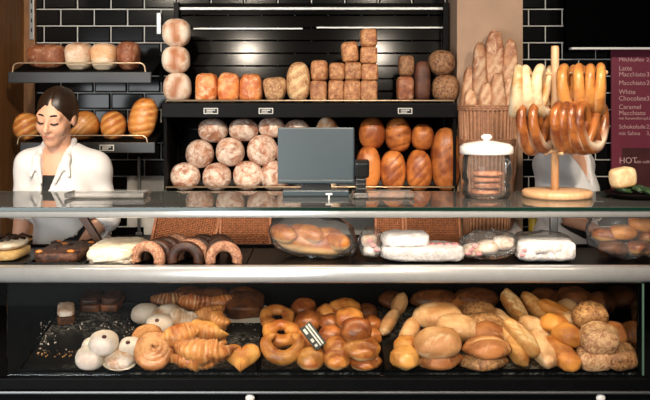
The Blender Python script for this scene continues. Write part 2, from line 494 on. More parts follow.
M['seeded'] = bread('seeded_brown_crust', '5e3822', '9a6a44', flo=.25, flour='b78c66', fscale=50, scale=60, bump=1.0, speck='a37b56')
M['darkrye'] = bread('dark_rye_crust', '41241a', '613a28', scale=20, bump=.3)
M['tanseed'] = bread('tan_seed_crust', '9a6640', 'c99a6a', flo=.2, fscale=50, flour='dcb98c', scale=50, bump=.9, speck='d2a878')
M['baguette'] = bread('baguette_crust', '9a5e3c', 'c48c62', score='d9b28c', flo=.30, flour='dcb898', fscale=26, scale=16)
M['pretzbrown'] = bread('lye_brown_crust', '6e3312', 'ad6424', score='efd9bd', rough=.3, scale=12, bump=.12, coat=.5)
M['pretzgold'] = bread('golden_lye_crust', 'a55e22', 'd08a3c', score='ecd2a6', rough=.35, scale=12, bump=.15, coat=.3)
M['pretzpale'] = bread('icing_pale_crust', 'bd8446', 'e2cda4', score='ecdfc4', rough=.4, scale=10, bump=.15)
M['golden'] = bread('golden_pastry', 'a4581f', 'd8924a', score='e8bd7c', base='e0ae72', rough=.38, scale=16, bump=.3, coat=.3)
M['amber'] = bread('amber_bun', '9c4f18', 'd68e3c', base='e6bd82', basez=.30, rough=.35, scale=12, bump=.25, coat=.35)
M['brownbun'] = bread('brown_glossy_bun', '7d3a13', 'b96a2a', base='d9a464', basez=.28, rough=.35, scale=12, bump=.25, coat=.35)
M['sugar'] = bread('sugar_iced_pastry', 'b58a68', 'dbc3ae', flo=.5, flour='e9ddd2', rough=.5, scale=22)
M['powder'] = bread('powdered_sugar_bun', 'd2beae', 'e6d8cc', base='c58d4c', basez=.16, rough=.7, scale=12, bump=.15)
M['snailm'] = bread('cinnamon_roll', 'b06c38', 'd89a60', score='8a5026', rough=.35, scale=20, bump=.3, coat=.3)
M['puff'] = bread('yellow_puff', 'bd7026', 'e0a04c', base='e6c088', rough=.4, scale=14, bump=.3, coat=.2)
M['paleroll'] = bread('pale_oval_roll', 'b47c48', 'd8a874', score='e8c892', flo=.25, flour='e6c8a0', fscale=10, rough=.5, scale=9, bump=.25)
M['brownroll'] = bread('brown_oval_roll', '8f4f22', 'b8753c', score='d0a068', flo=.15, flour='d2a672', fscale=18, rough=.48, scale=14, bump=.35)
M['grainroll'] = bread('grain_oval_roll', '8a5a34', 'b4834e', flo=.2, flour='d0a672', fscale=60, speck='6d4525', scale=30, bump=.7)
M['stickroll'] = bread('golden_stick_roll', 'a96424', 'd29850', score='e6c48e', flo=.25, flour='e0b880', fscale=16, scale=14, bump=.4)
M['orangeroll'] = bread('orange_crusty_roll', 'a85e1c', 'd68c34', score='e6b056', rough=.45, scale=14, bump=.4)
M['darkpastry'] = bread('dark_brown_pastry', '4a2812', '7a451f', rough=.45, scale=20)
M['cookie'] = bread('brown_cookie', '95583a', 'bd8260', rough=.6, scale=60, bump=.6)

# baking tray: black enamel with a dusting of flour left behind
g = G('black_tray_with_flour'); co = g.new('ShaderNodeTexCoord').outputs['Object']
n1 = g.noise(2.6, 2, .5, co); n2 = g.noise(70, 6, .75, co)
fl = g.math('MULTIPLY', g.ramp(n1, .46, .62), g.ramp(n2, .48, .66))
g.link(g.mix(g.math('MULTIPLY', fl, .75), lin('0e0d0c'), lin('cfc8bf')), g.b.inputs['Base Color']); g.b.inputs['Roughness'].default_value = .42
M['traymat'] = g.m

# ------------------------------------------------------------------ the setting
WY = 1.55
fl = struct(flat('floor', MB().box((0, -4.4, -.03), (12, 12.2, .06)), M['floor']))
wb = struct(flat('wall_back', MB().box((0, WY+.06, 1.3), (4.4, .12, 2.6)), M['grout']))
TW, TH = .1757, .0879
tm = MB(); a, b, d, e = (TW-.0065)/2, (TH-.0065)/2, .010, .007
tm.add([(-a,0,-b),(a,0,-b),(a,0,b),(-a,0,b),(-a+e,-d,-b+e),(a-e,-d,-b+e),(a-e,-d,b-e),(-a+e,-d,b-e),
        (-a,-.004,-b),(a,-.004,-b),(a,-.004,b),(-a,-.004,b)],
       [(8,9,5,4),(9,10,6,5),(10,11,7,6),(11,8,4,7),(4,5,6,7),(0,1,9,8),(1,2,10,9),(2,3,11,10),(3,0,8,11)])
tme = tm.mesh('tile', smooth=False); tme.materials.append(M['tile'])
tz0 = P(0, 26, WY).z; tx0 = P(61, 0, WY).x
tile_xs = [];
for r in range(-3, 15):
    zc = tz0 - TH*(r-.5)
    row_off = 0 if (r % 2 == 0) else TW/2
    for c in range(-2, 22):
        xc = tx0 + row_off + TW*(c-.5)
        if xc < -1.64 or xc > 2.05: continue
        if r >= 10 and -1.0 < xc < .95: continue          # behind the shelf unit and the counter
        if r <= -2 and abs(xc) > 1.95: continue
        obj('tile', tme, None, wb, (xc, WY, zc))
# brown wooden side wall on the left
wl = struct(flat('wall_left', MB().box((-1.625, .95, 1.3), (.1, 1.2, 2.6)), M['wallwood']))
tr = struct(flat('trim_1', MB().box((-1.545, WY-.02, 1.3), (.06, .03, 2.6), bev=.004), M['wallwood']))
# beige column between bread racks and tiles
cx0, cx1 = P(457, 0, 1.2).x, P(523, 0, 1.2).x
pl = struct(flat('wall_column', MB().box(((cx0+cx1)/2, (1.2+WY-.013)/2, (2.6+.931)/2), (cx1-cx0, WY-.013-1.2, 2.6-.931), bev=.004), M['beige']))

# ------------------------------------------------------------------ back cabinet
cab = thing('back_cabinet', 'black low cabinet running along the tiled wall behind the staff', 'cabinet', (0, 1.30, 0))
flat('body', MB().box((0, 0, .46), (2.9, .40, .88)), M['blackmatte'], cab)
flat('worktop', MB().box((0, -.005, .915), (2.94, .41, .03), bev=.004), M['blackmetal'], cab)
for i in range(6):
    d_ = flat('door', MB().box((-1.2+i*.48, -.21, .46), (.46, .018, .82), bev=.003), M['blackmatte'], cab)
    flat('handle', MB().box((-1.2+i*.48+.16, -.226, .80), (.10, .014, .012), bev=.003), M['steel'], d_)
CABZ = .93

# ------------------------------------------------------------------ bread rack in the middle
FY = 1.08                                              # front of the back shelves
RX0, RX1 = P(162, 0, FY).x, P(458, 0, FY).x
rack = thing('bread_rack', 'wide black slatted bread rack with two wire-railed shelves', 'shelf', ((RX0+RX1)/2, 1.28, CABZ))
def rk(mb): mb.v = [(x-(RX0+RX1)/2, y-1.28, z-CABZ) for x, y, z in mb.v]; return mb
for xx in (RX0+.012, RX1-.012):
    flat('post', rk(MB().box((xx, 1.44, 1.53), (.026, .05, 1.2), bev=.003)), M['blackmetal'], rack)
    flat('side_panel', rk(MB().box((xx, 1.27, 1.385), (.014, .34, .42))), M['blackmatte'], rack)
sl = MB().box((0, 0, 0), (RX1-RX0-.05, .010, .0600), bev=.0015).mesh('slat', smooth=False); sl.materials.append(M['slat'])
zs = 2.10
while zs > 1.20:
    obj('slat', sl, None, rack, (0, 1.465-1.28, zs-CABZ), (-math.radians(6.5), 0, 0)); zs -= .0655
SH1, SH2 = 1.617, 1.187
CARDZ = []
def price_cards(par, cards, y, z, cen):
    for cpx in cards:
        X = P(cpx, 0, y).x
        c_ = flat('price_holder', MB().box((X-cen[0], y-.004-cen[1], z-cen[2]), (.068, .004, .028), bev=.001), M['cardwhite'], par)
        flat('price_card', MB().box((X-cen[0], y-.0065-cen[1], z-cen[2]), (.060, .003, .021)), M['card'], c_)
        for k in range(2):
            flat('print_line', MB().box((X-cen[0]-.006*k, y-.0085-cen[1], z-cen[2]+.004-.009*k), (.040-.010*k, .002, .0035)), M['cardwhite'], c_)
CEN = ((RX0+RX1)/2, 1.28, CABZ)
for (z, bh) in ((SH1, .066), (SH2, .035)):
    flat('shelf_board', rk(MB().box(((RX0+RX1)/2, 1.27, z-.008), (RX1-RX0-.02, .36, .016))), M['blackmatte'], rack)
    flat('front_band', rk(MB().box(((RX0+RX1)/2, FY+.006, z-.004-bh/2), (RX1-RX0, .014, bh), bev=.003)), M['blackmetal'], rack)
    zr = P(0, 100.5 if z == SH1 else 187, FY+.02).z
    x0, x1 = RX0+.015, RX1-.015
    obj('wire_rail', rk(MB().tube([(x0, FY+.02, z-.01), (x0, FY+.02, zr), (x1, FY+.02, zr), (x1, FY+.02, z-.01)], .0042, 8)), M['wire'], rack)
price_cards(rack, (211, 266, 405), FY, 1.578, CEN)
flat('upright_bracket', rk(MB().box((P(160, 0, 1.42).x, 1.40, P(0, 24, 1.42).z), (.024, .03, .11), bev=.003)), M['steel'], rack)
flat('top_rail', rk(MB().box(((RX0+RX1)/2, 1.455, P(0, 8, 1.42).z), (RX1-RX0, .02, .016), bev=.003)), M['steel'], rack)
flat('wire_bar', rk(MB().box((P(248, 0, 1.44).x, 1.447, P(0, 28.5, 1.44).z), (.56, .005, .008))), M['steel'], rack)
flat('wire_bar', rk(MB().box((P(381, 0, 1.44).x, 1.447, P(0, 27.5, 1.44).z), (.66, .005, .008))), M['steel'], rack)

# ------------------------------------------------------------------ two wall shelves on the left
def wall_shelf(name, label, x0p, x1p, band_top, band_bot, rail_py, r0, r1, tilt, cards=()):
    X0, X1 = P(x0p, 0, FY).x, P(x1p, 0, FY).x; X0 = max(X0, -1.535)
    zt, zb = P(0, band_top, FY).z, P(0, band_bot, FY).z
    s = thing(name, label, 'shelf', ((X0+X1)/2, 1.5, zt)); c = ((X0+X1)/2, 1.5, zt)
    def l(mb): mb.v = [(x-c[0], y-c[1], z-c[2]) for x, y, z in mb.v]; return mb
    depth = .43; ang = tilt
    flat('shelf_board', l(MB().box(((X0+X1)/2, FY+.01+depth/2*math.cos(ang), zt-.012+depth/2*math.sin(ang)), (X1-X0-.01, depth, .014), rot=(ang, 0, 0))), M['blackmatte'], s)
    flat('front_band', l(MB().box(((X0+X1)/2, FY+.006, (zt+zb)/2), (X1-X0, .014, zt-zb), bev=.003)), M['bandgrey'], s)
    zr = P(0, rail_py, FY+.02).z; a0, a1 = P(r0, 0, FY+.02).x, P(r1, 0, FY+.02).x
    obj('wire_rail', l(MB().tube(catmull([(a0-.012, FY+.02, zt-.012), (a0-.006, FY+.02, zr-.012), (a0+.014, FY+.02, zr)], 4)+catmull([(a1-.014, FY+.02, zr), (a1+.006, FY+.02, zr-.012), (a1+.012, FY+.02, zt-.012)], 4), .0042, 8)), M['wire'], s)
    for xx in (X0+.03, X1-.03):
        flat('bracket', l(MB().box((xx, WY-.03, zt-.03+.07), (.02, .03, .16), bev=.003)), M['blackmetal'], s)
    price_cards(s, cards, FY, (zt+zb)/2, c)
    return lambda Y: zt-.004 + (Y-FY-.01)*math.tan(ang)
SL1 = wall_shelf('wall_shelf', 'black sloping wall shelf at the upper left holding pale cut loaves', 8, 151, 72, 83, 63, 15, 143, math.radians(14))
SL2 = wall_shelf('wall_shelf', 'black sloping wall shelf behind the woman holding orange scored loaves', 20, 155, 142.5, 153, 135.5, 20, 145, math.radians(12), (107,))
up = thing('metal_upright', 'thin grey metal upright fixed to black tiles under the left shelf', 'upright', P(139, 235, 1.52))
flat('rail', MB().box((0, 0, .2), (.013, .02, .42), bev=.002), M['steel'], up); flat('foot', MB().box((0, -.005, .005), (.03, .03, .02), bev=.002), M['steel'], up)

up = thing('metal_upright', 'thin grey metal upright on the tiles above the upper left shelf', 'upright', P(32, 34, 1.52))
flat('rail', MB().box((0, 0, .1), (.024, .016, .26), bev=.002), M['steel'], up)
for k in range(4): flat('slot', MB().box((0, -.0085, .02+.05*k), (.006, .002, .02)), M['blackmatte'], up)
# ------------------------------------------------------------------ counter
CX = 1.42; TOPZ = 1.25; BK = .56
ct = thing('display_counter', 'glass-topped bakery display counter with aluminium rims and black base', 'counter', (0, .28, 0))
def cl(mb): mb.v = [(x, y-.28, z) for x, y, z in mb.v]; return mb
flat('glass_top', cl(MB().box((0, BK/2, TOPZ-.004), (2*CX, BK-.012, .008))), M['topglass'], ct)
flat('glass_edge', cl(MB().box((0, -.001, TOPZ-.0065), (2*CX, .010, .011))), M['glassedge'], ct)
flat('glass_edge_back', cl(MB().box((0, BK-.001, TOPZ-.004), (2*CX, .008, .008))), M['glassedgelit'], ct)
def rimprof(z0, z1, y0, dep, bul):
    n = 10; out = []
    for i in range(n+1):
        t = i/n; out.append((y0-bul*math.sin(math.pi*t)**.4, z0+(z1-z0)*t))
    return out+[(y0+dep, z1), (y0+dep, z0)]
RZ1, RZ0 = P(0, 208.5, 0).z, P(0, 218, 0).z
obj('top_rim', cl(MB().extrude_x(rimprof(RZ0, RZ1-.001, .004, .03, .006), -CX, CX)), M['rim'], ct)
SHZ = P(0, 267.5, 0).z; SZ0 = P(0, 283, 0).z
obj('shelf_rim', cl(MB().extrude_x(rimprof(SZ0, SHZ+.002, .006, .035, .016), -CX, CX)), M['rim'], ct)
flat('middle_shelf', cl(MB().box((0, BK/2+.02, SHZ-.028), (2*CX-.01, BK-.05, .016))), M['blackmetal'], ct)
flat('tube_housing', cl(MB().box((0, .072, SZ0+.008), (2.4, .04, .012), bev=.002)), M['blackmetal'], ct)
for X in (-1.35, P(553.5, 0, .50).x, 1.36):
    flat('upright', cl(MB().box((X, .50, (TOPZ+SHZ)/2-.012), (.030, .030, TOPZ-SHZ+.008), bev=.003)), M['steel'], ct)
DK0 = .645; DKS = .20
DKL = .60
ang = math.atan(DKS)
flat('sloping_deck', cl(MB().box((0, DKL/2, DK0+DKS*DKL/2-.010), (2*CX-.01, DKL/math.cos(ang), .020), rot=(ang, 0, 0))), M['blackmatte'], ct)
flat('back_panel', cl(MB().box((0, DKL+.012, .80), (2*CX-.01, .02, .44))), M['blackmatte'], ct)
flat('front_glass', cl(MB().box((0, .001, (SZ0+.652)/2), (2*1.127, .006, SZ0-.652-.004))), M['glass'], ct)
flat('divider_glass', cl(MB().box((1.115, .29, (SZ0+.66)/2), (.008, .54, SZ0-.66-.01))), M['sideglass'], ct)
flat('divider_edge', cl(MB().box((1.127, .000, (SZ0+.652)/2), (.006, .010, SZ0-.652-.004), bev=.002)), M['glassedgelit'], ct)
flat('front_ledge', cl(MB().box((0, -.005, .628), (2*CX, .03, .042), bev=.004)), M['blackmetal'], ct)
flat('front_trim', cl(MB().box((0, -.012, .599), (2*CX, .024, .010), bev=.003)), M['steel'], ct)
flat('base', cl(MB().box((0, .30, .305), (2*CX, .58, .57))), M['blackmatte'], ct)
flat('plinth', cl(MB().box((0, .32, .011), (2*CX-.08, .50, .022))), M['steel'], ct)
for kx in (250, 601):
    q = P(kx, 398.5, -.012)
    kn = obj('knob', cl(MB().lathe([(.007, 0), (.008, .008), (.016, .014), (.017, .020), (.012, .026), (0, .028)], 16)), M['white'], ct)
    for v in kn.data.vertices: pass
    kn.data.transform(Matrix.Translation((q.x, -.28+.010, q.z)) @ Matrix.Rotation(math.pi/2, 4, 'X') @ Matrix.Translation((0, .28, 0)))

# baking trays on the sloping deck
def deck(Y): return DK0+DKS*Y
def tray(label, xa, xb):
    X0, X1 = P(xa, 0, .02).x, P(xb, 0, .02).x; y0, y1 = .022, .575
    t = thing('baking_tray', label, 'tray', ((X0+X1)/2, (y0+y1)/2, deck((y0+y1)/2)+.0005), (ang, 0, 0), 'black baking trays')
    L = (y1-y0)/math.cos(ang)
    flat('base', MB().box((0, 0, .004), (X1-X0, L, .008)), M['traymat'], t)
    for (c, d) in (((0, -L/2+.003, .010), (X1-X0, .006, .020)), ((0, L/2-.003, .012), (X1-X0, .006, .024)), ((-(X1-X0)/2+.003, 0, .010), (.006, L, .020)), (((X1-X0)/2-.003, 0, .010), (.006, L, .020))):
        flat('lip', MB().box(c, d, bev=.002), M['blackmetal'], t)
tray('black baking tray at the left with doughnuts, croissants and spilled flour', 17.5, 256.5)
tray('narrow black baking tray in the middle holding glossy knotted buns', 258.5, 381)
tray('long black baking tray at the right heaped with oval and stick rolls', 384, 636)
TS = .009                                              # tray surface above deck

# ------------------------------------------------------------------ bread on the back racks
mcache = {}
def loaf(name, label, cat, group, cx, top, bot, wpx, Y, dep, mat, z=None, rot=(0,0,0), **kw):
    s = S(Y); c = P(cx, bot, Y); zz = c.z if z is None else z
    h = P(0, top, Y).z - zz
    me = blob(wpx*s, dep, h, **kw).mesh(name)
    o = obj(name, me, M[mat], None, (c.x, Y, zz), rot)
    return tag(o, label, cat, group)
gp = 'loaves on the upper left wall shelf'
loaf('loaf', 'long reddish brown loaf lying left of the three pale cut loaves', 'bread', gp, 47.5, 44, 66, 38, 1.24, .13, 'rye', z=SL1(1.19), e=3.2, bump=.05, seed=1)
for i, (cx, wpx, m, tp, lb) in enumerate(((79.5, 26, 'tanfl', 42.5, 'pale floured cut loaf next to the long reddish loaf'), (105, 26, 'tanfl', 43.5, 'pale floured cut loaf, middle one of the three cut loaves'), (129, 21, 'rye', 41.5, 'narrow browner cut loaf at the right end of the upper left shelf'))):
    loaf('loaf', lb, 'bread', gp, cx, tp, 70, wpx, 1.20, .16, m, z=SL1(1.135), e=3.0, bump=.06, seed=10+i, taper=.10, face='y')
gp = 'orange loaves on the shelf behind the woman'
for i, (cx, tp, bt, wpx, rz, lb) in enumerate(((27, 113, 138, 26, .3, 'orange scored loaf half hidden behind the woman\'s head'), (87, 110.5, 138, 33, .35, 'orange scored loaf lying askew beside the woman\'s ear'), (113.5, 111, 139, 25, .1, 'small orange scored loaf between two larger orange loaves'))):
    loaf('loaf', lb, 'bread', gp, cx, tp, bt, wpx, 1.20, .15, 'orange', z=SL2(1.13), rot=(0, -.25 if i == 1 else 0, 0), e=2.2, bump=.04, seed=20+i, face='y', nu=40, nv=26,
         slash=[(k*.036, .55, .006, .007, .1) for k in (-1.5, -.5, .5, 1.5)])
loaf('loaf', 'tall orange scored loaf standing upright at the shelf\'s right end', 'bread', gp, 138.5, 97, 139, 28, 1.20, .13, 'orange', z=SL2(1.14), rot=(0, .22, 0), e=2.3, bump=.04, seed=25, face='y', nu=40, nv=30,
     slash=[(k*.034, .35, .006, .008, .1) for k in (-2, -1, 0, 1, 2)])

# upper middle shelf
U = 1.19; gp = 'breads on the upper rack shelf'
zst = SH1
for i, (tp, lb) in enumerate(((73.5, 'floury oval loaf at the bottom of the left stack of three'), (47, 'floury oval loaf in the middle of the left stack of three'), (19.5, 'floury oval loaf on top of the left stack of three'))):
    s = S(U); cxs = (177.5, 176, 176.5)[i]
    h = P(0, tp, U).z - zst
    me = blob(28*s, .13, h+.004, e=2.5, bump=.03, seed=30+i, face='y', nu=36, nv=22, slash=[(0, math.pi/2-.30+.25*i, .024, .008, .065)]).mesh('loaf')
    o = obj('loaf', me, M['flouryoval'], None, (P(cxs, 0, U).x, U, zst)); tag(o, lb, 'bread', gp); zst += h
for i, (cx, wd, tp) in enumerate(((207, 22, 73), (229, 22, 72.5), (251, 22, 73.5))):
    loaf('loaf', 'orange cheese-topped loaf, %s of the three cheese loaves' % ('leftmost', 'middle', 'rightmost')[i], 'bread', 'cheese-topped loaves', cx, tp, 103, wd, 1.17, .12, 'cheese', z=SH1, e=4.0, bump=.07, seed=40+i, freq=4, face='y', taper=-.05)
loaf('loaf', 'small pale bucket-shaped loaf between cheese loaves and tall oval loaf', 'bread', gp, 275, 77, 102, 23, U, .11, 'tanseed', z=SH1, e=3.0, bump=.05, seed=44, face='y', taper=.22)
loaf('loaf', 'tall oval tan seeded loaf standing beside the bucket-shaped loaf', 'bread', gp, 298.5, 62, 102, 24, U, .13, 'tanseed', z=SH1, e=2.5, bump=.04, seed=45, face='y', nu=34, nv=24, slash=[(-.05, .6, .008, .006, .06), (.01, .6, .008, .006, .06), (.06, .6, .008, .006, .06)])
ordw = ['bottom', 'second from bottom', 'third from bottom', 'top']
for st, (cx, wd, tops, nm) in enumerate(((318.5, 17, (81, 60.5), 'two-high stack beside the tall oval loaf'), (336, 16, (80.5, 63), 'shortest tin loaf stack'), (352, 17, (80.5, 62.5, 42), 'three-high tin loaf stack'), (368.5, 17, (80.5, 64, 47.5, 29), 'four-high tin loaf stack'))):
    z = SH1
    for k, tp in enumerate(tops):
        h = P(0, tp, U).z - z; s = S(U)
        me = blob(wd*s, .12, h+.002, e=6.5 if k < len(tops)-1 else 4.5, bump=.04, seed=50+st*5+k, freq=3.5, face='y').mesh('tin_loaf')
        o = obj('tin_loaf', me, M['tinloaf'], None, (P(cx, 0, U).x + (.004 if k == 1 else -.006 if (st == 2 and k == 2) else 0), U, z), (0, (-.10 if (st == 2 and k == 2) else 0), 0))
        tag(o, 'grain tin loaf, %s of the %s' % (('top' if k == len(tops)-1 else ordw[k]), nm), 'bread', 'stacked grain tin loaves'); z += h
loaf('tin_loaf', 'reddish tin loaf under a darker one, left of the dark rye loaf', 'bread', 'stacked grain tin loaves', 405, 76, 102, 17, U, .12, 'rye', z=SH1, e=4.5, bump=.03, seed=70)
loaf('tin_loaf', 'seeded tin loaf on top of the reddish tin loaf', 'bread', 'stacked grain tin loaves', 406, 55.5, 76, 15.5, U, .12, 'seeded', z=P(0, 76, U).z-.001, e=4.0, bump=.04, seed=71)
loaf('loaf', 'tall dark rye loaf standing upright beside the round seeded loaves', 'bread', gp, 422, 61, 102, 16, U, .12, 'darkrye', z=SH1, e=3.6, bump=.03, seed=72)
loaf('round_loaf', 'round dark seeded loaf, lower one at the right end', 'bread', 'round seeded loaves', 445.5, 74.5, 102, 28, U, .13, 'seeded', z=SH1, e=2.3, bump=.03, seed=73)
loaf('round_loaf', 'round dark seeded loaf, upper one at the right end', 'bread', 'round seeded loaves', 441.5, 50, 76, 27, U, .13, 'seeded', z=P(0, 75.5, U).z, e=2.3, bump=.03, seed=74)

# lower middle shelf: flour-dusted round loaves in a pyramid
V = 1.20; s = S(V); gp = 'pyramid of flour-dusted round loaves'
rows = [[(185.4, 177.5, 30, 30), (217, 177.5, 29, 29.5), (248, 176.5, 30, 31), (275, 176, 30, 31)],
        [(199.5, 154, 28.5, 28.5), (230, 152, 29, 29), (262, 150.5, 31, 31), (290, 153, 29, 29)],
        [(212.5, 130.5, 30, 24), (243.5, 130, 30, 23), (271.5, 127.5, 27, 21), (297, 129.5, 25, 20)]]
ordi = ['first', 'second', 'third', 'fourth']; rown = ['bottom', 'middle', 'top']
for r, row in enumerate(rows):
    for k, (cx, cy, wd, hg) in enumerate(row):
        zb = SH2 if r == 0 else P(0, cy+hg/2, V).z
        h = P(0, cy-hg/2, V).z - zb
        me = blob(wd*s, wd*s*.95, h, e=2.15, bump=.035, seed=80+r*5+k).mesh('round_loaf')
        o = obj('round_loaf', me, M['floury'], None, (P(cx, 0, V).x, V+.012*r, zb))
        tag(o, 'flour-dusted round loaf, %s from left in the %s row of the pyramid' % (ordi[k], rown[r]), 'bread', gp)
loaf('loaf', 'tan loaf whose top peeks out above the grey display screen', 'bread', None, 327, 116.5, 190, 27, 1.24, .13, 'tanfl', z=SH2, e=2.6, bump=.04, seed=98, face='y')
gp = 'amber loaves right of the display screen'
slz = lambda n, sg: [(k*.05, sg, .004, .006, .075) for k in range(-n, n+1)]
for i, (cx, cy, wd, hg, yy, sg, lb) in enumerate((
    (368.5, 167, 25, 42, 1.17, None, 'amber loaf leaning behind the black card terminal'),
    (393, 168.5, 25.5, 36, 1.17, .75, 'amber loaf with diagonal cuts, left one of the lower pair'),
    (419, 168, 26, 37, 1.17, .85, 'amber loaf with diagonal cuts, right one of the lower pair'),
    (446, 157, 30, 59, 1.17, .6, 'tallest amber loaf with diagonal cuts standing beside the glass jar'),
    (372, 133.5, 26, 32, 1.22, None, 'smooth amber loaf at the upper left, right of the screen'),
    (398, 135, 26, 35, 1.22, .3, 'amber loaf in the middle of the upper row of three'),
    (422.5, 137, 23, 27, 1.22, None, 'smallest smooth amber loaf at the right of the upper row'))):
    zb = SH2 if yy == 1.17 else P(0, cy+hg/2, yy).z
    h = P(0, cy-hg/2, yy).z - zb
    me = blob(wd*S(yy), .13, h, e=2.35, bump=.03, seed=100+i, face='y', nu=40, nv=28, slash=slz(1, sg) if sg else None).mesh('loaf')
    tag(obj('loaf', me, M['orangebrown'], None, (P(cx, 0, yy).x, yy, zb)), lb, 'bread', gp)

# ------------------------------------------------------------------ baguettes in a tall wicker basket
def wicker_round(r0, r1, H, nst, bands, par, mat, mat2):
    st = MB()
    for k in range(nst):
        a = 2*math.pi*k/nst
        st.tube([(r0*math.cos(a), r0*math.sin(a), 0), ((r0+r1)/2*1.0*math.cos(a), (r0+r1)/2*math.sin(a), H/2), (r1*math.cos(a), r1*math.sin(a), H)], .0062, 6)
    o = obj('stakes', st, mat, par); o['kind'] = 'stuff'
    obj('inner_wall', MB().lathe([(0, .004), (r0-.006, .004), (r1-.006, H-.01)], 40, cap=False), mat2, par)
    for zb in bands:
        t = zb/H; r = r0+(r1-r0)*t; n = 72
        for q in range(3):
            pts = [((r+.006*(1 if (i+q) % 2 else -.2))*math.cos(2*math.pi*i/n), (r+.006*(1 if (i+q) % 2 else -.2))*math.sin(2*math.pi*i/n), zb+.009*(q-1)) for i in range(n)]
            obj('band', MB().tube(pts, .0055, 6, closed=True), mat, par)
BY = 1.06
bx = P(487.5, 0, BY).x; ztop = P(0, 105, BY).z
bk = thing('wicker_basket', 'tall round wicker basket full of baguettes before the beige column', 'basket', (bx, BY, CABZ))
wicker_round(.105, .133, ztop-CABZ, 40, (.03, .25, ztop-CABZ-.17, ztop-CABZ-.012), bk, M['wickerpale'], M['wickerpale'])
for i, (xb, xt, yt, wd, yy, fr, lb) in enumerate((
    (466, 470, 66, 15, .02, 0, 'shortest baguette at the left edge of the wicker basket'),
    (480, 479.5, 42, 14, .0, 0, 'slim baguette second from left in the wicker basket'),
    (492, 494.5, 29, 20, .03, 1, 'tallest broad baguette at the back of the wicker basket'),
    (505, 511, 38, 15, .0, 1, 'baguette leaning right in the wicker basket'),
    (498, 497.5, 72, 15, -.055, 1, 'short baguette standing at the front of the wicker basket'),
    (510, 509.5, 76, 13, -.03, 0, 'small baguette at the right front of the wicker basket'),
    (484, 486, 82, 13, -.06, 0, 'stubby floury baguette at the front centre of the wicker basket'),
    (471, 470, 88, 13, -.05, 0, 'stubby baguette at the left front of the wicker basket'))):
    Yb = BY+yy; top = P(xt, yt, Yb+.02); base = P(xb, 0, Yb); zb = ztop-.36
    d = Vector((top.x-base.x, .02, top.z-zb)); L = d.length
    me = blob(wd*1.12*S(BY), wd*S(BY), L, e=3.2, bump=.05, seed=120+i, freq=4, face='y', nu=28, nv=40, slash=[(k*.07, 1.1, .009, .006, .06) for k in range(-3, 4)]).mesh('baguette')
    o = obj('baguette', me, M['baguette'], None, (base.x, Yb, zb)); o.rotation_euler = d.to_track_quat('Z', 'Y').to_euler()
    o.rotation_euler = Euler((-math.atan2(d.y, d.z), math.atan2(d.x, d.z), 0))
    tag(o, lb, 'baguette', 'baguettes in the wicker basket')

# ------------------------------------------------------------------ low wicker baskets behind the middle shelf
def wicker_tray(label, c, wx, hz, lean, roll, ti):
    t = thing('wicker_tray', label, 'basket', c, (-lean, roll, 0), 'wicker trays behind the middle shelf')
    fr = MB()
    for (p, d) in (((-wx/2, 0, hz/2), (.014, .03, hz)), ((wx/2, 0, hz/2), (.014, .03, hz)), ((0, 0, .007), (wx, .03, .014)), ((0, 0, hz-.007), (wx, .03, .014))):
        flat('frame_rail', MB().box(p, d, bev=.004), M['wicker'], t)
    n = int(wx/.011); st = MB(); rowsn = int(hz/.009)
    for k in range(1, n):
        x = -wx/2+wx*k/n; st.tube([(x, .004, .006), (x, .004, hz-.006)], .0034, 5)
    for r in range(rowsn):
        z = .012+r*(hz-.024)/max(1, rowsn-1)
        pts = [(-wx/2+wx*i/n, .004+.0045*(1 if (i+r) % 2 else -1), z) for i in range(n+1)]
        st.tube(pts, .0032, 5)
    o = obj('weave', st, M['wicker'], t); o['kind'] = 'stuff'
    flat('backing', MB().box((0, .016, hz/2), (wx-.01, .004, hz-.01)), M['stickwood'], t)
for (x0, x1, lb, ro) in ((150, 214, 'honey wicker tray leaning behind the left ring cakes', .18), (219, 271, 'honey wicker tray leaning left of the bagged plaited loaf', .0), (375, 404, 'narrow honey wicker tray leaning behind the crumpled bag', 0), (405, 461, 'wide honey wicker tray leaning behind the white paper parcel', 0)):
    Yq = 1.10; c = P((x0+x1)/2, 0, Yq); c.z = CABZ+.001
    wicker_tray(lb, c, (x1-x0)*S(Yq)-.01, .20, .22, ro, 0)

# ------------------------------------------------------------------ things on the glass top
TZ = TOPZ
# display screen of the till, seen from behind
MY = .40
mt = thing('till_display', 'slate blue back of the till display screen on glass top', 'display', (P(316, 0, MY).x, MY, TZ))
x0, x1 = P(277.5, 0, MY-.02).x, P(354.5, 0, MY-.02).x; zt, zb = P(0, 127.5, MY-.02).z, P(0, 184, MY-.02).z
cx_ = mt.location.x
flat('screen_back', MB().box(((x0+x1)/2-cx_, 0, (zt+zb)/2-TZ), (x1-x0, .028, zt-zb), rot=(-.05, 0, 0), bev=.006), M['screen'], mt)
flat('lower_lip', MB().box(((x0+x1)/2-cx_, -.018, zb-TZ+.010), (x1-x0-.004, .016, .014), bev=.003), M['screen'], mt)
flat('base', MB().box((0, .01, .0125), ((x1-x0)*.86, .12, .025), bev=.005), M['screen'], mt)
flat('neck', MB().box((0, .012, .035), (.12, .03, .05), bev=.004), M['darkplastic'], mt)
tg = thing('price_clip', 'tiny white T-shaped clip before the till display', 'clip', (P(329, 0, .26).x, .26, TZ))
flat('stem', MB().box((0, 0, .009), (.006, .006, .018)), M['white'], tg); flat('bar', MB().box((0, 0, .0195), (.026, .006, .007), bev=.001), M['white'], tg)
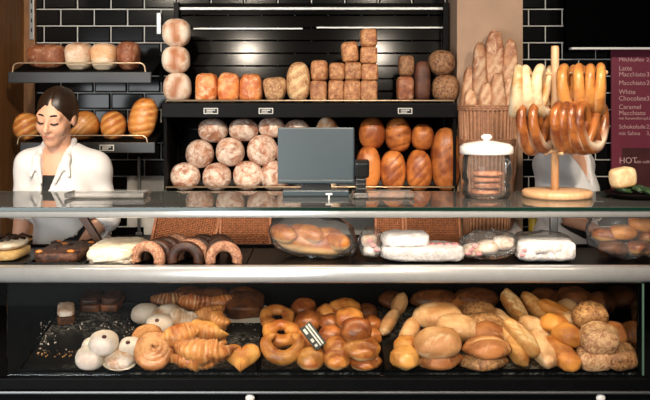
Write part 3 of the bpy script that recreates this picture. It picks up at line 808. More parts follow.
# card terminal
tn = thing('card_terminal', 'small black card terminal standing beside the till display', 'terminal', (P(361, 0, .36).x, .36, TZ))
flat('foot', MB().box((0, 0, .008), (.055, .07, .016), bev=.004), M['darkplastic'], tn)
flat('stalk', MB().box((0, .005, .05), (.038, .03, .08), bev=.004), M['darkplastic'], tn)
flat('head', MB().box((.004, -.004, .110), (.056, .05, .066), rot=(.25, 0, 0), bev=.010), M['darkplastic'], tn)
for k in range(3): flat('grip', MB().box((.0, -.012, .030+.018*k), (.044, .012, .006), bev=.002), M['bandgrey'], tn)
# flat acrylic dishes
for (xa, xb, lb) in ((353, 412, 'clear flat coin dish right of the till display'), (70, 147, 'long clear acrylic tray on the glass before the woman')):
    yy = .34; c = P((xa+xb)/2, 0, yy); wd = (xb-xa)*S(yy)
    t = thing('acrylic_tray', lb, 'tray', (c.x, yy, TZ))
    flat('plate', MB().box((0, 0, .006), (wd, .14, .006), bev=.002), M['bag'], t)
    for (p, d) in (((0, -.068, .014), (wd, .005, .016)), ((0, .068, .014), (wd, .005, .016)), ((-wd/2, 0, .014), (.005, .14, .016)), ((wd/2, 0, .014), (.005, .14, .016))):
        flat('edge', MB().box(p, d, bev=.001), M['bag'], t)
    for sx in (-1, 1):
        flat('foot', MB().box((sx*wd*.4, 0, .0015), (.012, .1, .003)), M['bag'], t)
# biscuit jar
JY = .33; jr = 25.5*S(JY)
jx = P(486.5, 0, JY).x; jz = lambda py: P(0, py, JY).z-TZ
jar = thing('biscuit_jar', 'clear glass biscuit jar with white lid and round knob', 'jar', (jx, JY, TZ))
H = .175
obj('glass_body', MB().lathe([(jr*.86, .003), (jr*.94, .012), (jr*.94, .05), (jr*.88, .06), (jr*.96, .075), (jr*.98, .11), (jr*.93, .15), (jr*.86, H)], 40, cap=False), M['jarglass'], jar)
obj('glass_base', MB().lathe([(0, .0005), (jr*.84, .0005), (jr*.87, .010), (jr*.80, .013), (0, .010)], 40), M['jarglass'], jar)
for sx in (-1, 1):
    obj('glass_ear', MB().tube([(sx*jr*.62+.013*math.cos(2*math.pi*i/14), -jr*.72, .14+.013*math.sin(2*math.pi*i/14)) for i in range(14)], .004, 8, closed=True), M['jarglass'], jar)
ld = obj('lid', MB().lathe([(jr*1.0, H-.006), (jr*1.04, H), (jr*1.04, H+.022), (jr*.9, H+.034), (jr*.3, H+.045), (0, H+.046)], 40), M['ceramic'], jar)
obj('lid_knob', MB().lathe([(.012, H+.042), (.012, H+.05), (.021, H+.055), (.022, H+.064), (.014, H+.071), (0, H+.072)], 24), M['ceramic'], ld)
z = .0135
for i in range(4):
    o = obj('cookie', wobble(MB().lathe([(0, 0), (.054, .001), (.060, .008), (.052, .018), (0, .021)], 26), .003, 40, i), M['cookie'], None, (jx+(-.006, .005, -.002, .004)[i], JY+(.004, -.004, .002, 0)[i], TZ+z)); z += .0235
    tag(o, 'round brown cookie in the glass jar, %s of the pile' % ('bottom', 'second from bottom', 'third from bottom', 'top')[i], 'cookie', 'cookies in the glass jar')
# pretzel stand
KY = .34
kx = P(557, 0, KY).x; s = S(KY)
ps = thing('pretzel_stand', 'pale wooden pretzel stand with round base and crossing rods', 'stand', (kx, KY, TZ))
obj('base', MB().lathe([(0, 0), (.128, 0), (.135, .006), (.135, .022), (.128, .028), (0, .028)], 48), M['palewood'], ps)
zz = lambda py: P(0, py, KY).z-TZ
xx = lambda px: P(px, 0, KY).x-kx
POSTX = xx(555)
obj('post', MB().lathe([(.0155, .026), (.0155, zz(48)), (.013, zz(46)), (0, zz(45.5))], 20, c=(POSTX, 0, 0)), M['palewood'], ps)
for (xa, xb, ya, yb, pya) in ((513, 605.5, .0, .0, 74.5), (524, 601, .0, .0, 111)):
    r_ = obj('rod', MB().tube([(xx(xa), ya, zz(pya)), (xx(xb), yb, zz(pya-2))], .006, 10), M['palewood'], ps)
    for q, e_ in ((xa, 0), (xb, 1)):
        obj('end_knob', MB().lathe([(0, -.011), (.008, -.007), (.0105, 0), (.008, .007), (0, .011)], 14, c=(xx(q), 0, zz(pya-2*e_))), M['palewood'], r_)
obj('rod', MB().tube([(POSTX, .015, zz(153)), (POSTX, -.11, zz(152))], .006, 10), M['palewood'], ps)
obj('rod', MB().tube([(POSTX-.05, -.022, zz(153.5)), (POSTX-.02, -.024, zz(150.5)), (POSTX+.02, -.024, zz(151.5)), (POSTX+.05, -.022, zz(152.5))], .007, 10), M['palewood'], ps)
pz = [  # cx, rod py, height px, yaw, material, y offset, label
    (517.5, 74.5, 46, 1.35, 'pretzpale', 0, 'pale iced pretzel at the far left of the upper rod'),
    (527.5, 74.5, 45, 1.30, 'pretzpale', 0, 'pale iced pretzel second from left on the upper rod'),
    (543.5, 74.0, 47, 1.05, 'pretzpale', -.01, 'wider pale iced pretzel next to the wooden post'),
    (569, 73.5, 47, 1.05, 'pretzgold', -.01, 'golden brown pretzel just right of the post on the upper rod'),
    (581.5, 73.3, 46, 1.2, 'pretzgold', 0, 'golden brown pretzel second right of the post on the upper rod'),
    (590.5, 73.0, 44, 1.25, 'pretzgold', 0, 'golden brown pretzel third right of the post on the upper rod'),
    (599.5, 72.8, 45, 1.3, 'pretzgold', 0, 'golden brown pretzel at the right end of the upper rod'),
    (531, 111.0, 46, 1.0, 'pretzbrown', .0, 'dark glossy pretzel at the left end of the lower rod'),
    (542, 110.8, 44, .95, 'pretzbrown', -.02, 'dark glossy pretzel on the lower rod left of the post'),
    (561, 110.5, 44, .95, 'pretzbrown', -.05, 'dark glossy pretzel hanging just before the post on the lower rod'),
    (570, 110.3, 45, .9, 'pretzbrown', -.05, 'dark glossy pretzel second right of the post on the lower rod'),
    (579.5, 110.0, 46, .85, 'pretzbrown', -.05, 'dark glossy pretzel third right of the post on the lower rod'),
    (588, 109.8, 45, .8, 'pretzbrown', -.05, 'dark glossy pretzel at the right end of the lower rod')]
for i, (cx, rp, hp, yaw, mt_, yo, lb) in enumerate(pz):
    D = hp*s/.86; r = D*.098
    me = pretzel(D, r, seed=i).mesh('pretzel')
    # the rod passes under the upper loops
    top = P(cx, rp, KY).z
    o = obj('pretzel', me, M[mt_], None, (P(cx, 0, KY).x, KY+yo, top-D*.66/2+.020), (random.Random(i).uniform(-.1, .1), 0, yaw))
    tag(o, lb, 'pretzel', 'pretzels on the wooden stand')

# right end: black dish with greens and a pale cut bread, and its neighbour
DY = .30
dc = P(636, 0, DY); 
ds = thing('serving_dish', 'black serving dish at the right end of the glass top', 'dish', (dc.x, DY, TZ))
obj('dish', MB().lathe([(0, .002), (.085, .0), (.12, .018), (.125, .022), (.118, .022), (.08, .008), (0, .008)], 40), M['blackmetal'], ds)
for i in range(7):
    a = i*.9; lf = blob(.07, .045, .022, bump=.35, seed=300+i, freq=6).mesh('salad_leaf')
    tag(obj('salad_leaf', lf, M['greens'], None, (dc.x+.055*math.cos(a), DY+.05*math.sin(a), TZ+.018+.006*(i % 3)), (.3*math.sin(i), .3*math.cos(i), a)), 'dark green salad leaf at the %s of the black serving dish' % ('right edge', 'right rear', 'rear left', 'left edge', 'front left', 'front centre', 'front right')[i], 'leaf', 'salad leaves in the black dish')
q = P(622, 0, DY)
tag(obj('cut_bread', blob(25*S(DY), .07, .078, e=4, bump=.05, seed=310, face='y').mesh('cut_bread'), M['cheesy'], None, (q.x, DY-.02, TZ+.042), (0, -.12, .3)), 'pale cut piece of bread lying on the greens at the right', 'bread')

# ------------------------------------------------------------------ things on the middle shelf
MZ = SHZ-.020
def board(label, xa, xb):
    yb0, yb1 = .05, .53
    X0, X1 = P(xa, 0, yb0).x, P(xb, 0, yb0).x
    t = thing('display_board', label, 'tray', ((X0+X1)/2, (yb0+yb1)/2, MZ), group='black display boards on the middle shelf')
    flat('plate', MB().box((0, 0, .003), (X1-X0-.004, yb1-yb0, .006), bev=.001), M['blackmetal'], t)
    flat('rear_lip', MB().box((0, (yb1-yb0)/2-.003, .010), (X1-X0-.004, .006, .014), bev=.001), M['blackmetal'], t)
board('black display board under the ring cakes', 134, 244)
board('black display board under the bagged plaited loaf', 245, 352)
board('black display board under the paper parcels', 353, 585)
BZ = MZ+.0065
def slab_tray(label, xa, xb, Yf, Yb):
    X0, X1 = P(xa, 0, Yf).x, P(xb, 0, Yf).x
    t = thing('cake_tray', label, 'tray', ((X0+X1)/2, (Yf+Yb)/2, MZ), group='cake trays on the middle shelf')
    flat('base', MB().box((0, 0, .004), (X1-X0, Yb-Yf, .008), bev=.001), M['darkplastic'], t)
    for sx in (-1, 1): flat('side', MB().box((sx*(X1-X0)/2, 0, .010), (.005, Yb-Yf, .018), bev=.001), M['darkplastic'], t)
    flat('front', MB().box((0, -(Yb-Yf)/2, .010), (X1-X0, .005, .018), bev=.001), M['darkplastic'], t)
    return (X0+X1)/2, (Yf+Yb)/2, X1-X0
# cream gateau with chocolate strips, far left
gx, gy, gw = slab_tray('black cake tray at the far left end of the middle shelf', -28, 24, .10, .48)
g_ = thing('cream_gateau', 'cream gateau with chocolate strips at the far left', 'cake', (P(4, 0, .28).x, .27, MZ+.0085))
obj('sponge', blob(.17, .22, .040, e=5, bump=.02, seed=320).mesh('sponge'), M['sponge'], g_)
obj('cream_top', blob(.165, .21, .036, e=3, bump=.12, seed=321, freq=6).mesh('cream_top'), M['cream'], g_, (0, 0, .036))
for k in range(9):
    a = k*1.3; st_ = MB().tube([(-.07+.017*k-.02, -.07+.03*(k % 3), .070), (-.07+.017*k, -.04+.03*(k % 3), .088), (-.07+.017*k+.025, .0+.03*(k % 3), .070)], .0055, 6)
    obj('chocolate_strip', st_, M['choc'], g_)
# chocolate slab
gx, gy, gw = slab_tray('black cake tray under the dark chocolate slab', 27, 80, .10, .44)
c_ = thing('chocolate_slab', 'dark chocolate slab cake with candied orange pieces on its corners', 'cake', (gx, gy, MZ+.0085))
obj('slab', blob(gw-.02, .31, .045, e=6, bump=.03, seed=330, nu=40).mesh('slab'), M['choccrumb'], c_)
rg = random.Random(5)
for (u, v_) in ((-.42, -.40), (.30, -.40), (-.15, .18), (.42, .30), (-.4, .38)):
    obj('orange_piece', blob(.030, .026, .020, bump=.2, seed=rg.random()*50).mesh('orange_piece'), M['candied'], c_, (u*(gw-.03), v_*.30, .030), (0, 0, rg.random()*3))
for k in range(16):
    obj('chocolate_curl', blob(.03, .012, .012, bump=.2, seed=k, nu=10, nv=6).mesh('chocolate_curl'), M['choc'], c_, (rg.uniform(-.4, .4)*gw, rg.uniform(-.13, .13), .038), (0, rg.uniform(-.3, .3), rg.random()*3))
# cream slab
gx, gy, gw = slab_tray('black cake tray under the pale cream slab', 82, 134, .08, .42)
c_ = thing('cream_slab', 'pale whipped cream slab cake beside the dark chocolate slab', 'cake', (gx, gy, MZ+.0085))
obj('sponge', blob(gw-.02, .30, .030, e=7, bump=.01, seed=340, nu=40).mesh('sponge'), M['cream'], c_)
obj('cream_top', wobble(blob(gw-.006, .325, .060, e=5, bump=.09, seed=341, nu=56, nv=30, freq=7), .006, 22, 4).mesh('cream_top'), M['cream'], c_, (0, 0, .004))
# dark wooden strip leaning behind the slabs
st = thing('wooden_strip', 'dark brown wooden strip leaning behind the cake slabs', 'strip', P(104, 247, .50))
a_, b_ = P(104, 247, .50), P(81, 211, .50)
dv = b_-a_
st.rotation_euler = (0, math.atan2(dv.x, dv.z), 0); st.location = (a_.x, .50, MZ+.002)
flat('strip', MB().box((0, 0, dv.length/2+.004), (.034, .012, dv.length), bev=.002), M['stickwood'], st)
flat('strip_edge', MB().box((.014, -.0075, dv.length/2+.004), (.004, .003, dv.length)), M['blackmatte'], st)
# ring cakes standing in three rows
def ringcake(D, hole, th):
    """half of a ring cake standing on its cut ends like an arch"""
    n = 12; prof = []; rc, rr = (D+hole)/4, (D-hole)/4
    for i in range(n):
        a = 2*math.pi*i/n; prof.append((rc-rr*sp(math.cos(a), .7), th/2*sp(math.sin(a), .6)))
    vs = []; fs = []; m = 30; a0 = -.30; a1 = math.pi+.30
    for k in range(m+1):
        t = a0+(a1-a0)*k/m
        for (r, y) in prof: vs.append((r*math.cos(t), y, r*math.sin(t)))
    for k in range(m):
        for i in range(n):
            j = (i+1) % n; fs.append((k*n+i, k*n+j, (k+1)*n+j, (k+1)*n+i))
    fs.append(tuple(range(n))); fs.append(tuple(m*n+i for i in range(n)))
    return ground(MB().add(vs, fs)).mesh('ring_cake')
r_dark = ringcake(.136, .060, .044); r_nut = ringcake(.136, .060, .044)
r_dark.materials.append(M['choc']); r_nut.materials.append(M['nutring'])
rowlab = ['left', 'middle', 'right']; place = ['front', 'second', 'third', 'rear']
for r, (cx0_, cx3_, mats) in enumerate(((147.5, 176, 'nddn'), (186, 203, 'dndd'), (224, 219, 'nddd'))):
    for k in range(4):
        Y = .125+.060*k; px = cx0_+(cx3_-cx0_)*k/3
        me = r_nut if mats[k] == 'n' else r_dark
        o = obj('ring_cake', me, None, None, (P(px, 0, Y).x, Y, BZ), (0, 0, (-.25, -.08, .1)[r]))
        tag(o, '%s ring cake, %s of the %s row of ring cakes' % ('tan nut-coated' if mats[k] == 'n' else 'dark chocolate', place[k], rowlab[r]), 'cake', 'ring cakes standing in three rows')
# plaited loaf in a clear bag
def bag_around(label_mesh, dx, dy, dz, seed, bump=.10):
    m = blob(dx, dy, dz, e=2.7, bump=bump, seed=seed, freq=4, nu=56, nv=34)
    return wobble(m, .006, 26, seed)
Yb = .30
pc = P(311, 0, Yb)
pb = thing('plaited_loaf', 'golden plaited loaf inside a clear bag on the middle shelf', 'bread', (pc.x, Yb, BZ+.004), (0, .10, -.18))
for k in range(5):
    x = -.105+.052*k
    m = blob(.135, .072, .075, e=2.1, bump=.08, seed=350+k)
    obj('plait_strand', m.mesh('plait_strand'), M['amber'], pb, (x, .012*(1 if k % 2 else -1)-.012, .052-.006*abs(k-2)), (.25, .0, .65 if k % 2 else -.65))
obj('loaf_body', blob(.30, .14, .105, e=2.4, bump=.05, seed=356).mesh('loaf_body'), M['amber'], pb, (0, .01, .004))
bg = thing('clear_bag', 'crinkled clear plastic bag around the golden plaited loaf', 'bag', (pc.x, Yb, BZ), (0, .09, -.18))
obj('film', bag_around('', .335, .205, .165, 360, .05), M['bag'], bg)
obj('gathered_end', wobble(MB().tube([(.135, 0, .055), (.155, 0, .052), (.172, -.005, .050)], [.042, .018, .030], 14), .006, 40, 3), M['bag'], bg)
# crumpled bag
q = P(371, 0, .26)
bg = thing('clear_bag', 'small crumpled clear bag of buns left of the paper parcel', 'bag', (q.x, .26, BZ))
obj('film', bag_around('', 26*S(.26), .12, .115, 365, .16), M['bag'], bg)
obj('bun', blob(.062, .06, .05, seed=366, bump=.08).mesh('bun'), M['sugar'], bg, (-.008, 0, .045)); obj('bun', blob(.07, .07, .05, seed=367, bump=.08).mesh('bun'), M['paperwhite'], bg, (.004, -.01, .006))
for k in range(3): obj('pink_print', blob(.022, .006, .014, seed=k, bump=.2).mesh('pink_print'), M['pinkprint'], bg, (.018-.012*k, -.052+.004*k, .035+.016*k))
# white parcels
q = P(422, 0, .24); s = S(.24)
pp = thing('paper_parcel', 'long white paper parcel of two layers on the middle shelf', 'parcel', (q.x, .24, BZ))
obj('lower_layer', wobble(blob(82*s, .18, .062, e=5, bump=.05, seed=370, freq=4, nu=50, nv=22), .004, 30, 1).mesh('lower_layer'), M['paperwhite'], pp)
obj('upper_layer', wobble(blob(47*s, .16, .058, e=4, bump=.06, seed=371, freq=4, nu=44, nv=22), .004, 30, 2).mesh('upper_layer'), M['paperwhite'], pp, (-.065, 0, .050), (0, 0, .03))
for k in range(4): obj('pink_print', blob(.028, .04, .016, seed=375+k, bump=.25).mesh('pink_print'), M['pinkprint'], pp, (.035+.03*k, -.01, .050))
q = P(489, 0, .25)
bg = thing('clear_bag', 'crinkled clear bag of iced rolls between the two white parcels', 'bag', (q.x, .25, BZ), (0, -.05, 0))
obj('film', bag_around('', 54*s, .14, .110, 380, .16), M['bag'], bg)
for k in range(3): obj('roll', blob(.085, .09, .055, seed=382+k, bump=.10).mesh('roll'), M['sugar'], bg, (-.062+.06*k, 0, .008+.012*k))
for k in range(4): obj('pink_print', blob(.022, .006, .014, seed=390+k, bump=.25).mesh('pink_print'), M['pinkprint'], bg, (-.085+.013*k, -.045-.004*k, .025+.015*(k % 3)))
obj('bag_tail', wobble(MB().tube([(.075, 0, .08), (.095, 0, .10), (.12, 0, .118)], [.03, .012, .026], 12), .006, 40, 8), M['bag'], bg)
q = P(543.5, 0, .24)
pp = thing('paper_parcel', 'square white paper parcel right of the bag of iced rolls', 'parcel', (q.x, .24, BZ))
obj('wrap', wobble(blob(57*s, .18, .085, e=4.5, bump=.06, seed=395, freq=4, nu=50, nv=24), .005, 30, 3).mesh('wrap'), M['paperwhite'], pp)
obj('film', bag_around('', 59*s, .185, .108, 396, .08), M['bag'], pp)
for k in range(2): obj('pink_print', blob(.02, .006, .014, seed=398+k, bump=.25).mesh('pink_print'), M['pinkprint'], pp, (-.100+.008*k, -.09, .025+.018*k))
# big bag of brown rolls at the right end
q = P(628, 0, .30)
bg = thing('clear_bag', 'large clear bag of brown rolls at the right end of the shelf', 'bag', (q.x, .30, MZ+.001), (0, 0, .1))
obj('film', bag_around('', .30, .24, .203, 400, .10), M['bag'], bg)
for k, (u, v_, z, m_) in enumerate(((-.07, -.02, .012, 'darkpastry'), (.03, -.03, .012, 'brownbun'), (.09, .02, .05, 'brownbun'), (-.02, .0, .07, 'orangeroll'), (.05, -.02, .105, 'orangeroll'), (-.08, .03, .055, 'brownbun'))):
    obj('roll', blob(.12, .09, .06, seed=402+k, bump=.06).mesh('roll'), M[m_], bg, (u, v_, z), (0, .2*math.sin(k), k*.7))
# yellow bottle
q = P(530.5, 0, 1.15)
yb = thing('yellow_bottle', 'slim yellow bottle on the back cabinet beside the beige column', 'bottle', (q.x+.01, 1.12, CABZ))
obj('bottle_body', MB().lathe([(0, 0), (.024, 0), (.026, .01), (.026, .13), (.012, .16), (.012, .18), (0, .18)], 20), M['yellow'], yb)
obj('cap', MB().lathe([(.013, .178), (.013, .20), (0, .203)], 16), M['greens'], yb)

# ------------------------------------------------------------------ pastries on the trays
def tray_place(cx, cy, hc):
    k = (cy-HOR)/F
    Y = (CAMZ-DK0-TS-hc - k*(-CAMY))/(DKS+k)
    Y = min(max(Y, .05), .56)
    return P(cx, cy, Y)
seedc = [500]
def pastry(name, label, cat, group, cx, cy, wpx, hz, layer, mat, kind='blob', rz=0.0, rx=0.0, ry=0.0, dep=None, **kw):
    """centre pixel, apparent width, real height hz and how far above the tray it lies"""
    seedc[0] += 1; sd = seedc[0]
    hz *= 1.28; tilt = kw.pop('tilt', .30); wpx *= 1.05
    c = tray_place(cx, cy, layer+hz*.5); s = S(c.y); W = wpx*s
    if kind == 'blob': m = blob(W, dep*1.1 if dep else W*.92, hz, flat=.12, seed=sd, bump=kw.pop('bump', .11), freq=kw.pop('freq', 3.0), e=kw.pop('e', 2.02), **kw)
    elif kind == 'croissant': m = croissant(W, hz*.52, sd, **kw)
    elif kind == 'snail': m = snail(W, hz, sd)
    elif kind == 'ring': m = ringbun(W, hz*.40, sd)
    elif kind == 'shoe': m = horseshoe(W, hz*.37, sd)
    elif kind == 'heart': m = heart(W, hz, sd)
    o = obj(name, m.mesh(name), M[mat], None, (c.x, c.y, 0), (rx, ry, rz))
    if tilt: o.rotation_euler = (Matrix.Rotation(tilt, 3, 'X') @ Euler((rx, ry, rz)).to_matrix()).to_euler()
    zb = min((o.rotation_euler.to_matrix() @ v.co).z for v in o.data.vertices)
    zt = max((o.rotation_euler.to_matrix() @ v.co).z for v in o.data.vertices)
    o.location.z = max(c.z-(zt+zb)/2, deck(c.y)+TS+.001-zb) if layer > 0 else deck(c.y)+TS+.001-zb
    if label: tag(o, label, cat, group)
    return o
gd = 'powdered doughnuts on the left tray'
def doughnut(label, cx, cy, wpx, hz, layer, dot=None):
    o = pastry('doughnut', label, 'doughnut', gd, cx, cy, wpx, hz, layer, 'powder', bump=.03, e=2.4)
    if dot:
        v_ = max(o.data.vertices, key=lambda v: v.co.normalized().dot(Vector((dot[0]*14, -.30, 1)).normalized()) if v.co.z > .5*hz else -9).co
        obj('jam_dot', blob(.017, .015, .011, bump=.1, seed=3, nu=14, nv=8).mesh('jam_dot'), M['jam'], o, (v_.x, v_.y, v_.z-.006), (.35, 0, 0))
pt = 'pastry'
doughnut('powdered doughnut at the front left corner of the pile', 91.5, 361, 28, .062, 0)
doughnut('powdered doughnut with jam dot on top of the front pile', 104.5, 342, 28, .066, .052, (.008, -.03))
doughnut('powdered doughnut with jam dot behind the cream puff', 131, 346.5, 22, .055, .035, (-.006, -.028))
doughnut('powdered doughnut half hidden behind the topmost jam doughnut', 93, 346, 20, .05, .01)
doughnut('powdered doughnut lying alone at the back of the left tray', 146, 314, 27, .052, 0)
doughnut('powdered doughnut with jam dot behind the cinnamon rolls', 160, 324, 26, .055, .02, (.0, -.03))
cp = pastry('cream_puff', 'brown cream puff between doughnut and cinnamon roll', pt, None, 121, 362, 31, .055, 0, 'sugar', bump=.12)
obj('cream_filling', blob(.118, .10, .014, bump=.15, seed=9).mesh('cream_filling'), M['cream'], cp, (0, -.004, .016))
def cake_slice(label, cx, cy, wpx, hz, m2, rz=.2):
    c = tray_place(cx, cy, hz*.5); W = wpx*S(c.y)
    t = thing('cake_slice', label, 'cake', (c.x, c.y, deck(c.y)+TS+.003), (ang, 0, rz), 'cake slices at the back of the left tray')
    obj('sponge', blob(W, W*1.5, hz*.55, e=7, bump=.03, seed=cx).mesh('sponge'), M['sponge' if m2 == 'cream' else 'darkpastry'], t)
    obj('topping', blob(W*.98, W*1.45, hz*.5, e=4, bump=.14, seed=cx+1, freq=6).mesh('topping'), M[m2], t, (0, 0, hz*.5))
cake_slice('square sponge slice with white topping at the tray\'s left back', 66, 313, 17, .06, 'sugar', .3)
cake_slice('dark chocolate slice behind the white-topped sponge slice', 92, 300, 20, .06, 'choc', .1)
cake_slice('dark chocolate slice right of the other dark slice', 113, 300, 18, .06, 'choccrumb', -.1)
gc = 'croissants and cinnamon rolls on the left tray'
pastry('cinnamon_roll', 'glossy cinnamon roll at the very front of the left tray', pt, gc, 155, 358, 42, .05, .0, 'snailm', 'snail', rx=.62)
pastry('cinnamon_roll', 'cinnamon roll leaning behind the front cinnamon roll', pt, gc, 149, 339, 36, .045, .02, 'snailm', 'snail', rx=.4)
pastry('croissant', 'croissant lying at the very front beside the cinnamon roll', pt, gc, 198, 365, 58, .055, 0, 'golden', 'croissant', rz=.0, arc=1.2)
pastry('croissant', 'large croissant on top of the front croissant', pt, gc, 205, 347, 62, .072, .045, 'golden', 'croissant', rz=-.12, arc=1.3)
pastry('croissant', 'croissant lying across behind the cinnamon rolls', pt, gc, 179, 333, 44, .068, .055, 'golden', 'croissant', rz=.55, arc=1.4)
pastry('croissant', 'flaky croissant behind the large top croissant', pt, gc, 211, 329, 40, .06, .055, 'puff', 'croissant', rz=-.5, arc=1.5)
pastry('croissant', 'croissant poking out at the right of the large croissant', pt, gc, 220, 338, 26, .05, .02, 'golden', 'croissant', rz=-.9, arc=1.3)
for i, (cx, cy, wd, m_, k_, lb) in enumerate((
    (168, 314, 30, 'sugar', 'blob', 'sugar-iced bun beside the lone powdered doughnut'), (186, 316, 32, 'sugar', 'croissant', 'sugar-iced croissant in the middle of the left tray'),
    (207, 313, 32, 'golden', 'croissant', 'golden croissant right of the sugar-iced croissant'), (222, 319, 26, 'golden', 'croissant', 'small croissant at the right of the second row'),
    (170, 300, 34, 'darkpastry', 'croissant', 'dark croissant at the back left of the croissant heap'), (197, 301, 36, 'brownbun', 'croissant', 'brown croissant at the back of the croissant heap'),
    (222, 302, 34, 'brownbun', 'croissant', 'brown croissant at the back right of the croissant heap'), (190, 293, 34, 'darkpastry', 'blob', 'dark bun in the rearmost row of the left tray'), (214, 292, 34, 'darkpastry', 'blob', 'dark bun at the right of the rearmost row, left tray'))):
    pastry('croissant' if k_ == 'croissant' else 'bun', lb, pt, gc, cx, cy, wd, .06, .015 if cy > 303 else .0, m_, k_, rz=(.4, -.3, .5, -.7, .2, -.2, .3, 0, 0)[i])
pastry('heart_bun', 'golden heart-shaped puff bun alone at the front', pt, None, 242, 363, 36, .045, 0, 'puff', 'heart', rx=.25)
dd = pastry('chocolate_wedge', 'dark wedge of cake in a paper sleeve at the tray\'s right back', 'cake', None, 245, 307, 36, .055, 0, 'darkpastry', e=4)
obj('paper_sleeve', MB().box((0, -.02, .004), (.17, .13, .004)).mesh('paper_sleeve', False), M['cardwhite'], dd, (0, 0, 0))
pastry('bun', 'brown bun behind the dark wedge of cake', pt, None, 244, 294, 34, .06, .0, 'darkpastry')
# middle tray
gm = 'glossy buns on the middle tray'
B = lambda nm, lb, *a, **k: pastry(nm, lb, pt, gm, *a, **k)
B('horn_pretzel', 'thick horseshoe-shaped golden bun at the front left of the middle tray', 283, 352, 44, .050, .0, 'amber', 'shoe', rx=.40)
B('knot_bun', 'knotted golden bun right behind the horseshoe-shaped bun', 281, 333, 36, .050, .030, 'amber', 'ring', rx=.15)
B('knot_bun', 'rearmost knotted golden bun in the left row', 277, 317, 34, .046, .020, 'amber', 'ring', rx=.15)
B('bun', 'round golden bun in front of the black price sign', 311, 361, 28, .060, 0, 'amber')
B('bun', 'round brown bun behind the black price sign', 309, 319.5, 28, .058, .02, 'brownbun')
B('bun', 'round brown bun at the back of the second row, middle tray', 304, 308, 25, .056, .0, 'brownbun')
B('bun', 'tan bun on which the black price sign leans', 306, 339, 28, .058, .02, 'amber')
B('bun', 'golden bun at the front right of the price sign', 337, 361, 27, .060, 0, 'amber', dep=.10)
B('bun', 'small golden bun above the front golden bun', 337, 346, 26, .055, .035, 'amber')
B('long_bun', 'long golden bun at the front right corner of the middle tray', 365, 364, 31, .045, 0, 'amber', dep=.085)
B('long_bun', 'long golden bun on top of the front right one', 361, 348, 36, .055, .045, 'amber', dep=.095, ry=.08)
B('bun', 'brown bun right of the black price sign', 331, 334, 24, .055, .03, 'brownbun')
B('bun', 'glossy round bun topmost on the right of the middle tray', 356, 328.5, 31, .068, .085, 'brownbun')
B('bun', 'glossy round bun just behind the topmost bun', 349, 317, 28, .06, .075, 'amber')
B('bun', 'brown bun at the left back of the right heap, middle tray', 331, 322, 22, .055, .035, 'brownbun')
B('bun', 'pale bun behind the brown one in the right heap', 327, 312, 21, .055, .02, 'amber')
B('long_bun', 'pale long bun at the back top of the middle tray heap', 345, 306, 31, .05, .05, 'amber', dep=.08)
B('bun', 'dark bun at the back right corner of the middle tray', 366, 312, 22, .055, .0, 'darkpastry')
B('bun', 'brown bun at the right side below the dark corner bun', 371, 323, 21, .055, .01, 'brownbun')
B('bun', 'brown bun squeezed at the right edge of the middle tray', 372, 336, 19, .055, .02, 'brownbun')
# price sign
q = tray_place(313, 336, .125)
sg = thing('price_sign', 'black price sign with white lines leaning on the buns', 'sign', q, (math.radians(62), math.radians(0), 0))
sgr = math.radians(-52)
def sgb(name, c, d, m): 
    mb = MB().box(c, d); R = Matrix.Rotation(sgr, 3, 'Z'); mb.v = [tuple(R @ Vector(v)) for v in mb.v]; return flat(name, mb, M[m], sg)
sgb('card', (0, 0, 0), (.098, .046, .004), 'card')
sgb('white_line', (0, .0125, .0028), (.088, .006, .002), 'cardwhite'); sgb('white_line', (0, .002, .0028), (.088, .006, .002), 'cardwhite')
for (u, wd) in ((-.028, .022), (.012, .014), (.034, .010)): sgb('price_print', (u, -.012, .0028), (wd, .010, .002), 'cardwhite')
# right tray
gr = 'rolls heaped on the right tray'
R_ = lambda nm, lb, *a, **k: pastry(nm, lb, 'roll', gr, *a, **k)
R_('bun', 'golden bun at the front left corner of the right tray', 405, 361, 29, .062, 0, 'puff')
R_('bun', 'golden bun right behind the front left corner bun', 407, 345, 26, .055, .025, 'puff')
SAUS = dict(dep=.055)
R_('sausage_roll', 'sausage roll with a dark tip at the left edge', 389, 321, 33, .05, .02, 'paleroll', rz=1.0, tilt=.62, dep=.05, ry=-.1)
R_('sausage_roll', 'sausage roll with dark filling beside the pale oval rolls', 409, 331, 38, .055, .035, 'paleroll', rz=1.15, tilt=.62, dep=.062)
R_('sausage_roll', 'sausage roll standing behind the dark-tipped one', 399, 303, 26, .055, .03, 'paleroll', rz=1.2, tilt=.62, dep=.055)
R_('bun', 'dark bun at the rear left corner of the right tray', 392, 297, 26, .05, 0, 'darkpastry')
R_('oval_roll', 'large pale oval roll at the front of the pale row', 438, 342, 47, .085, .035, 'paleroll', dep=.13, ry=-.06)
R_('oval_roll', 'pale oval roll lying behind the large front one', 455, 327, 44, .075, .055, 'paleroll', dep=.12, ry=.15)
R_('oval_roll', 'pale oval roll at the top of the pale row', 437, 315, 47, .075, .065, 'paleroll', dep=.12)
R_('oval_roll', 'brown oval roll at the front below the pale rolls', 440, 363, 47, .055, 0, 'brownroll', dep=.10, pinch=.5, ry=-.08, slash=[(0, 0.05, .006, .004, .06)])
R_('oval_roll', 'brown oval roll at the front, right of its neighbour', 483, 363, 48, .050, 0, 'grainroll', dep=.10, pinch=.5, ry=-.04)
R_('oval_roll', 'shiny brown oval roll above the front grain roll', 487, 346, 48, .062, .040, 'brownroll', dep=.10, pinch=.35, slash=[(0, .0, .006, .004, .07)])
R_('oval_roll', 'brown oval roll third from the front in its row', 487, 332, 44, .055, .055, 'brownroll', dep=.10, pinch=.35, ry=.12)
R_('oval_roll', 'brown floury oval roll fourth from the front in its row', 484, 322, 40, .055, .055, 'grainroll', dep=.10, pinch=.35, ry=.05)
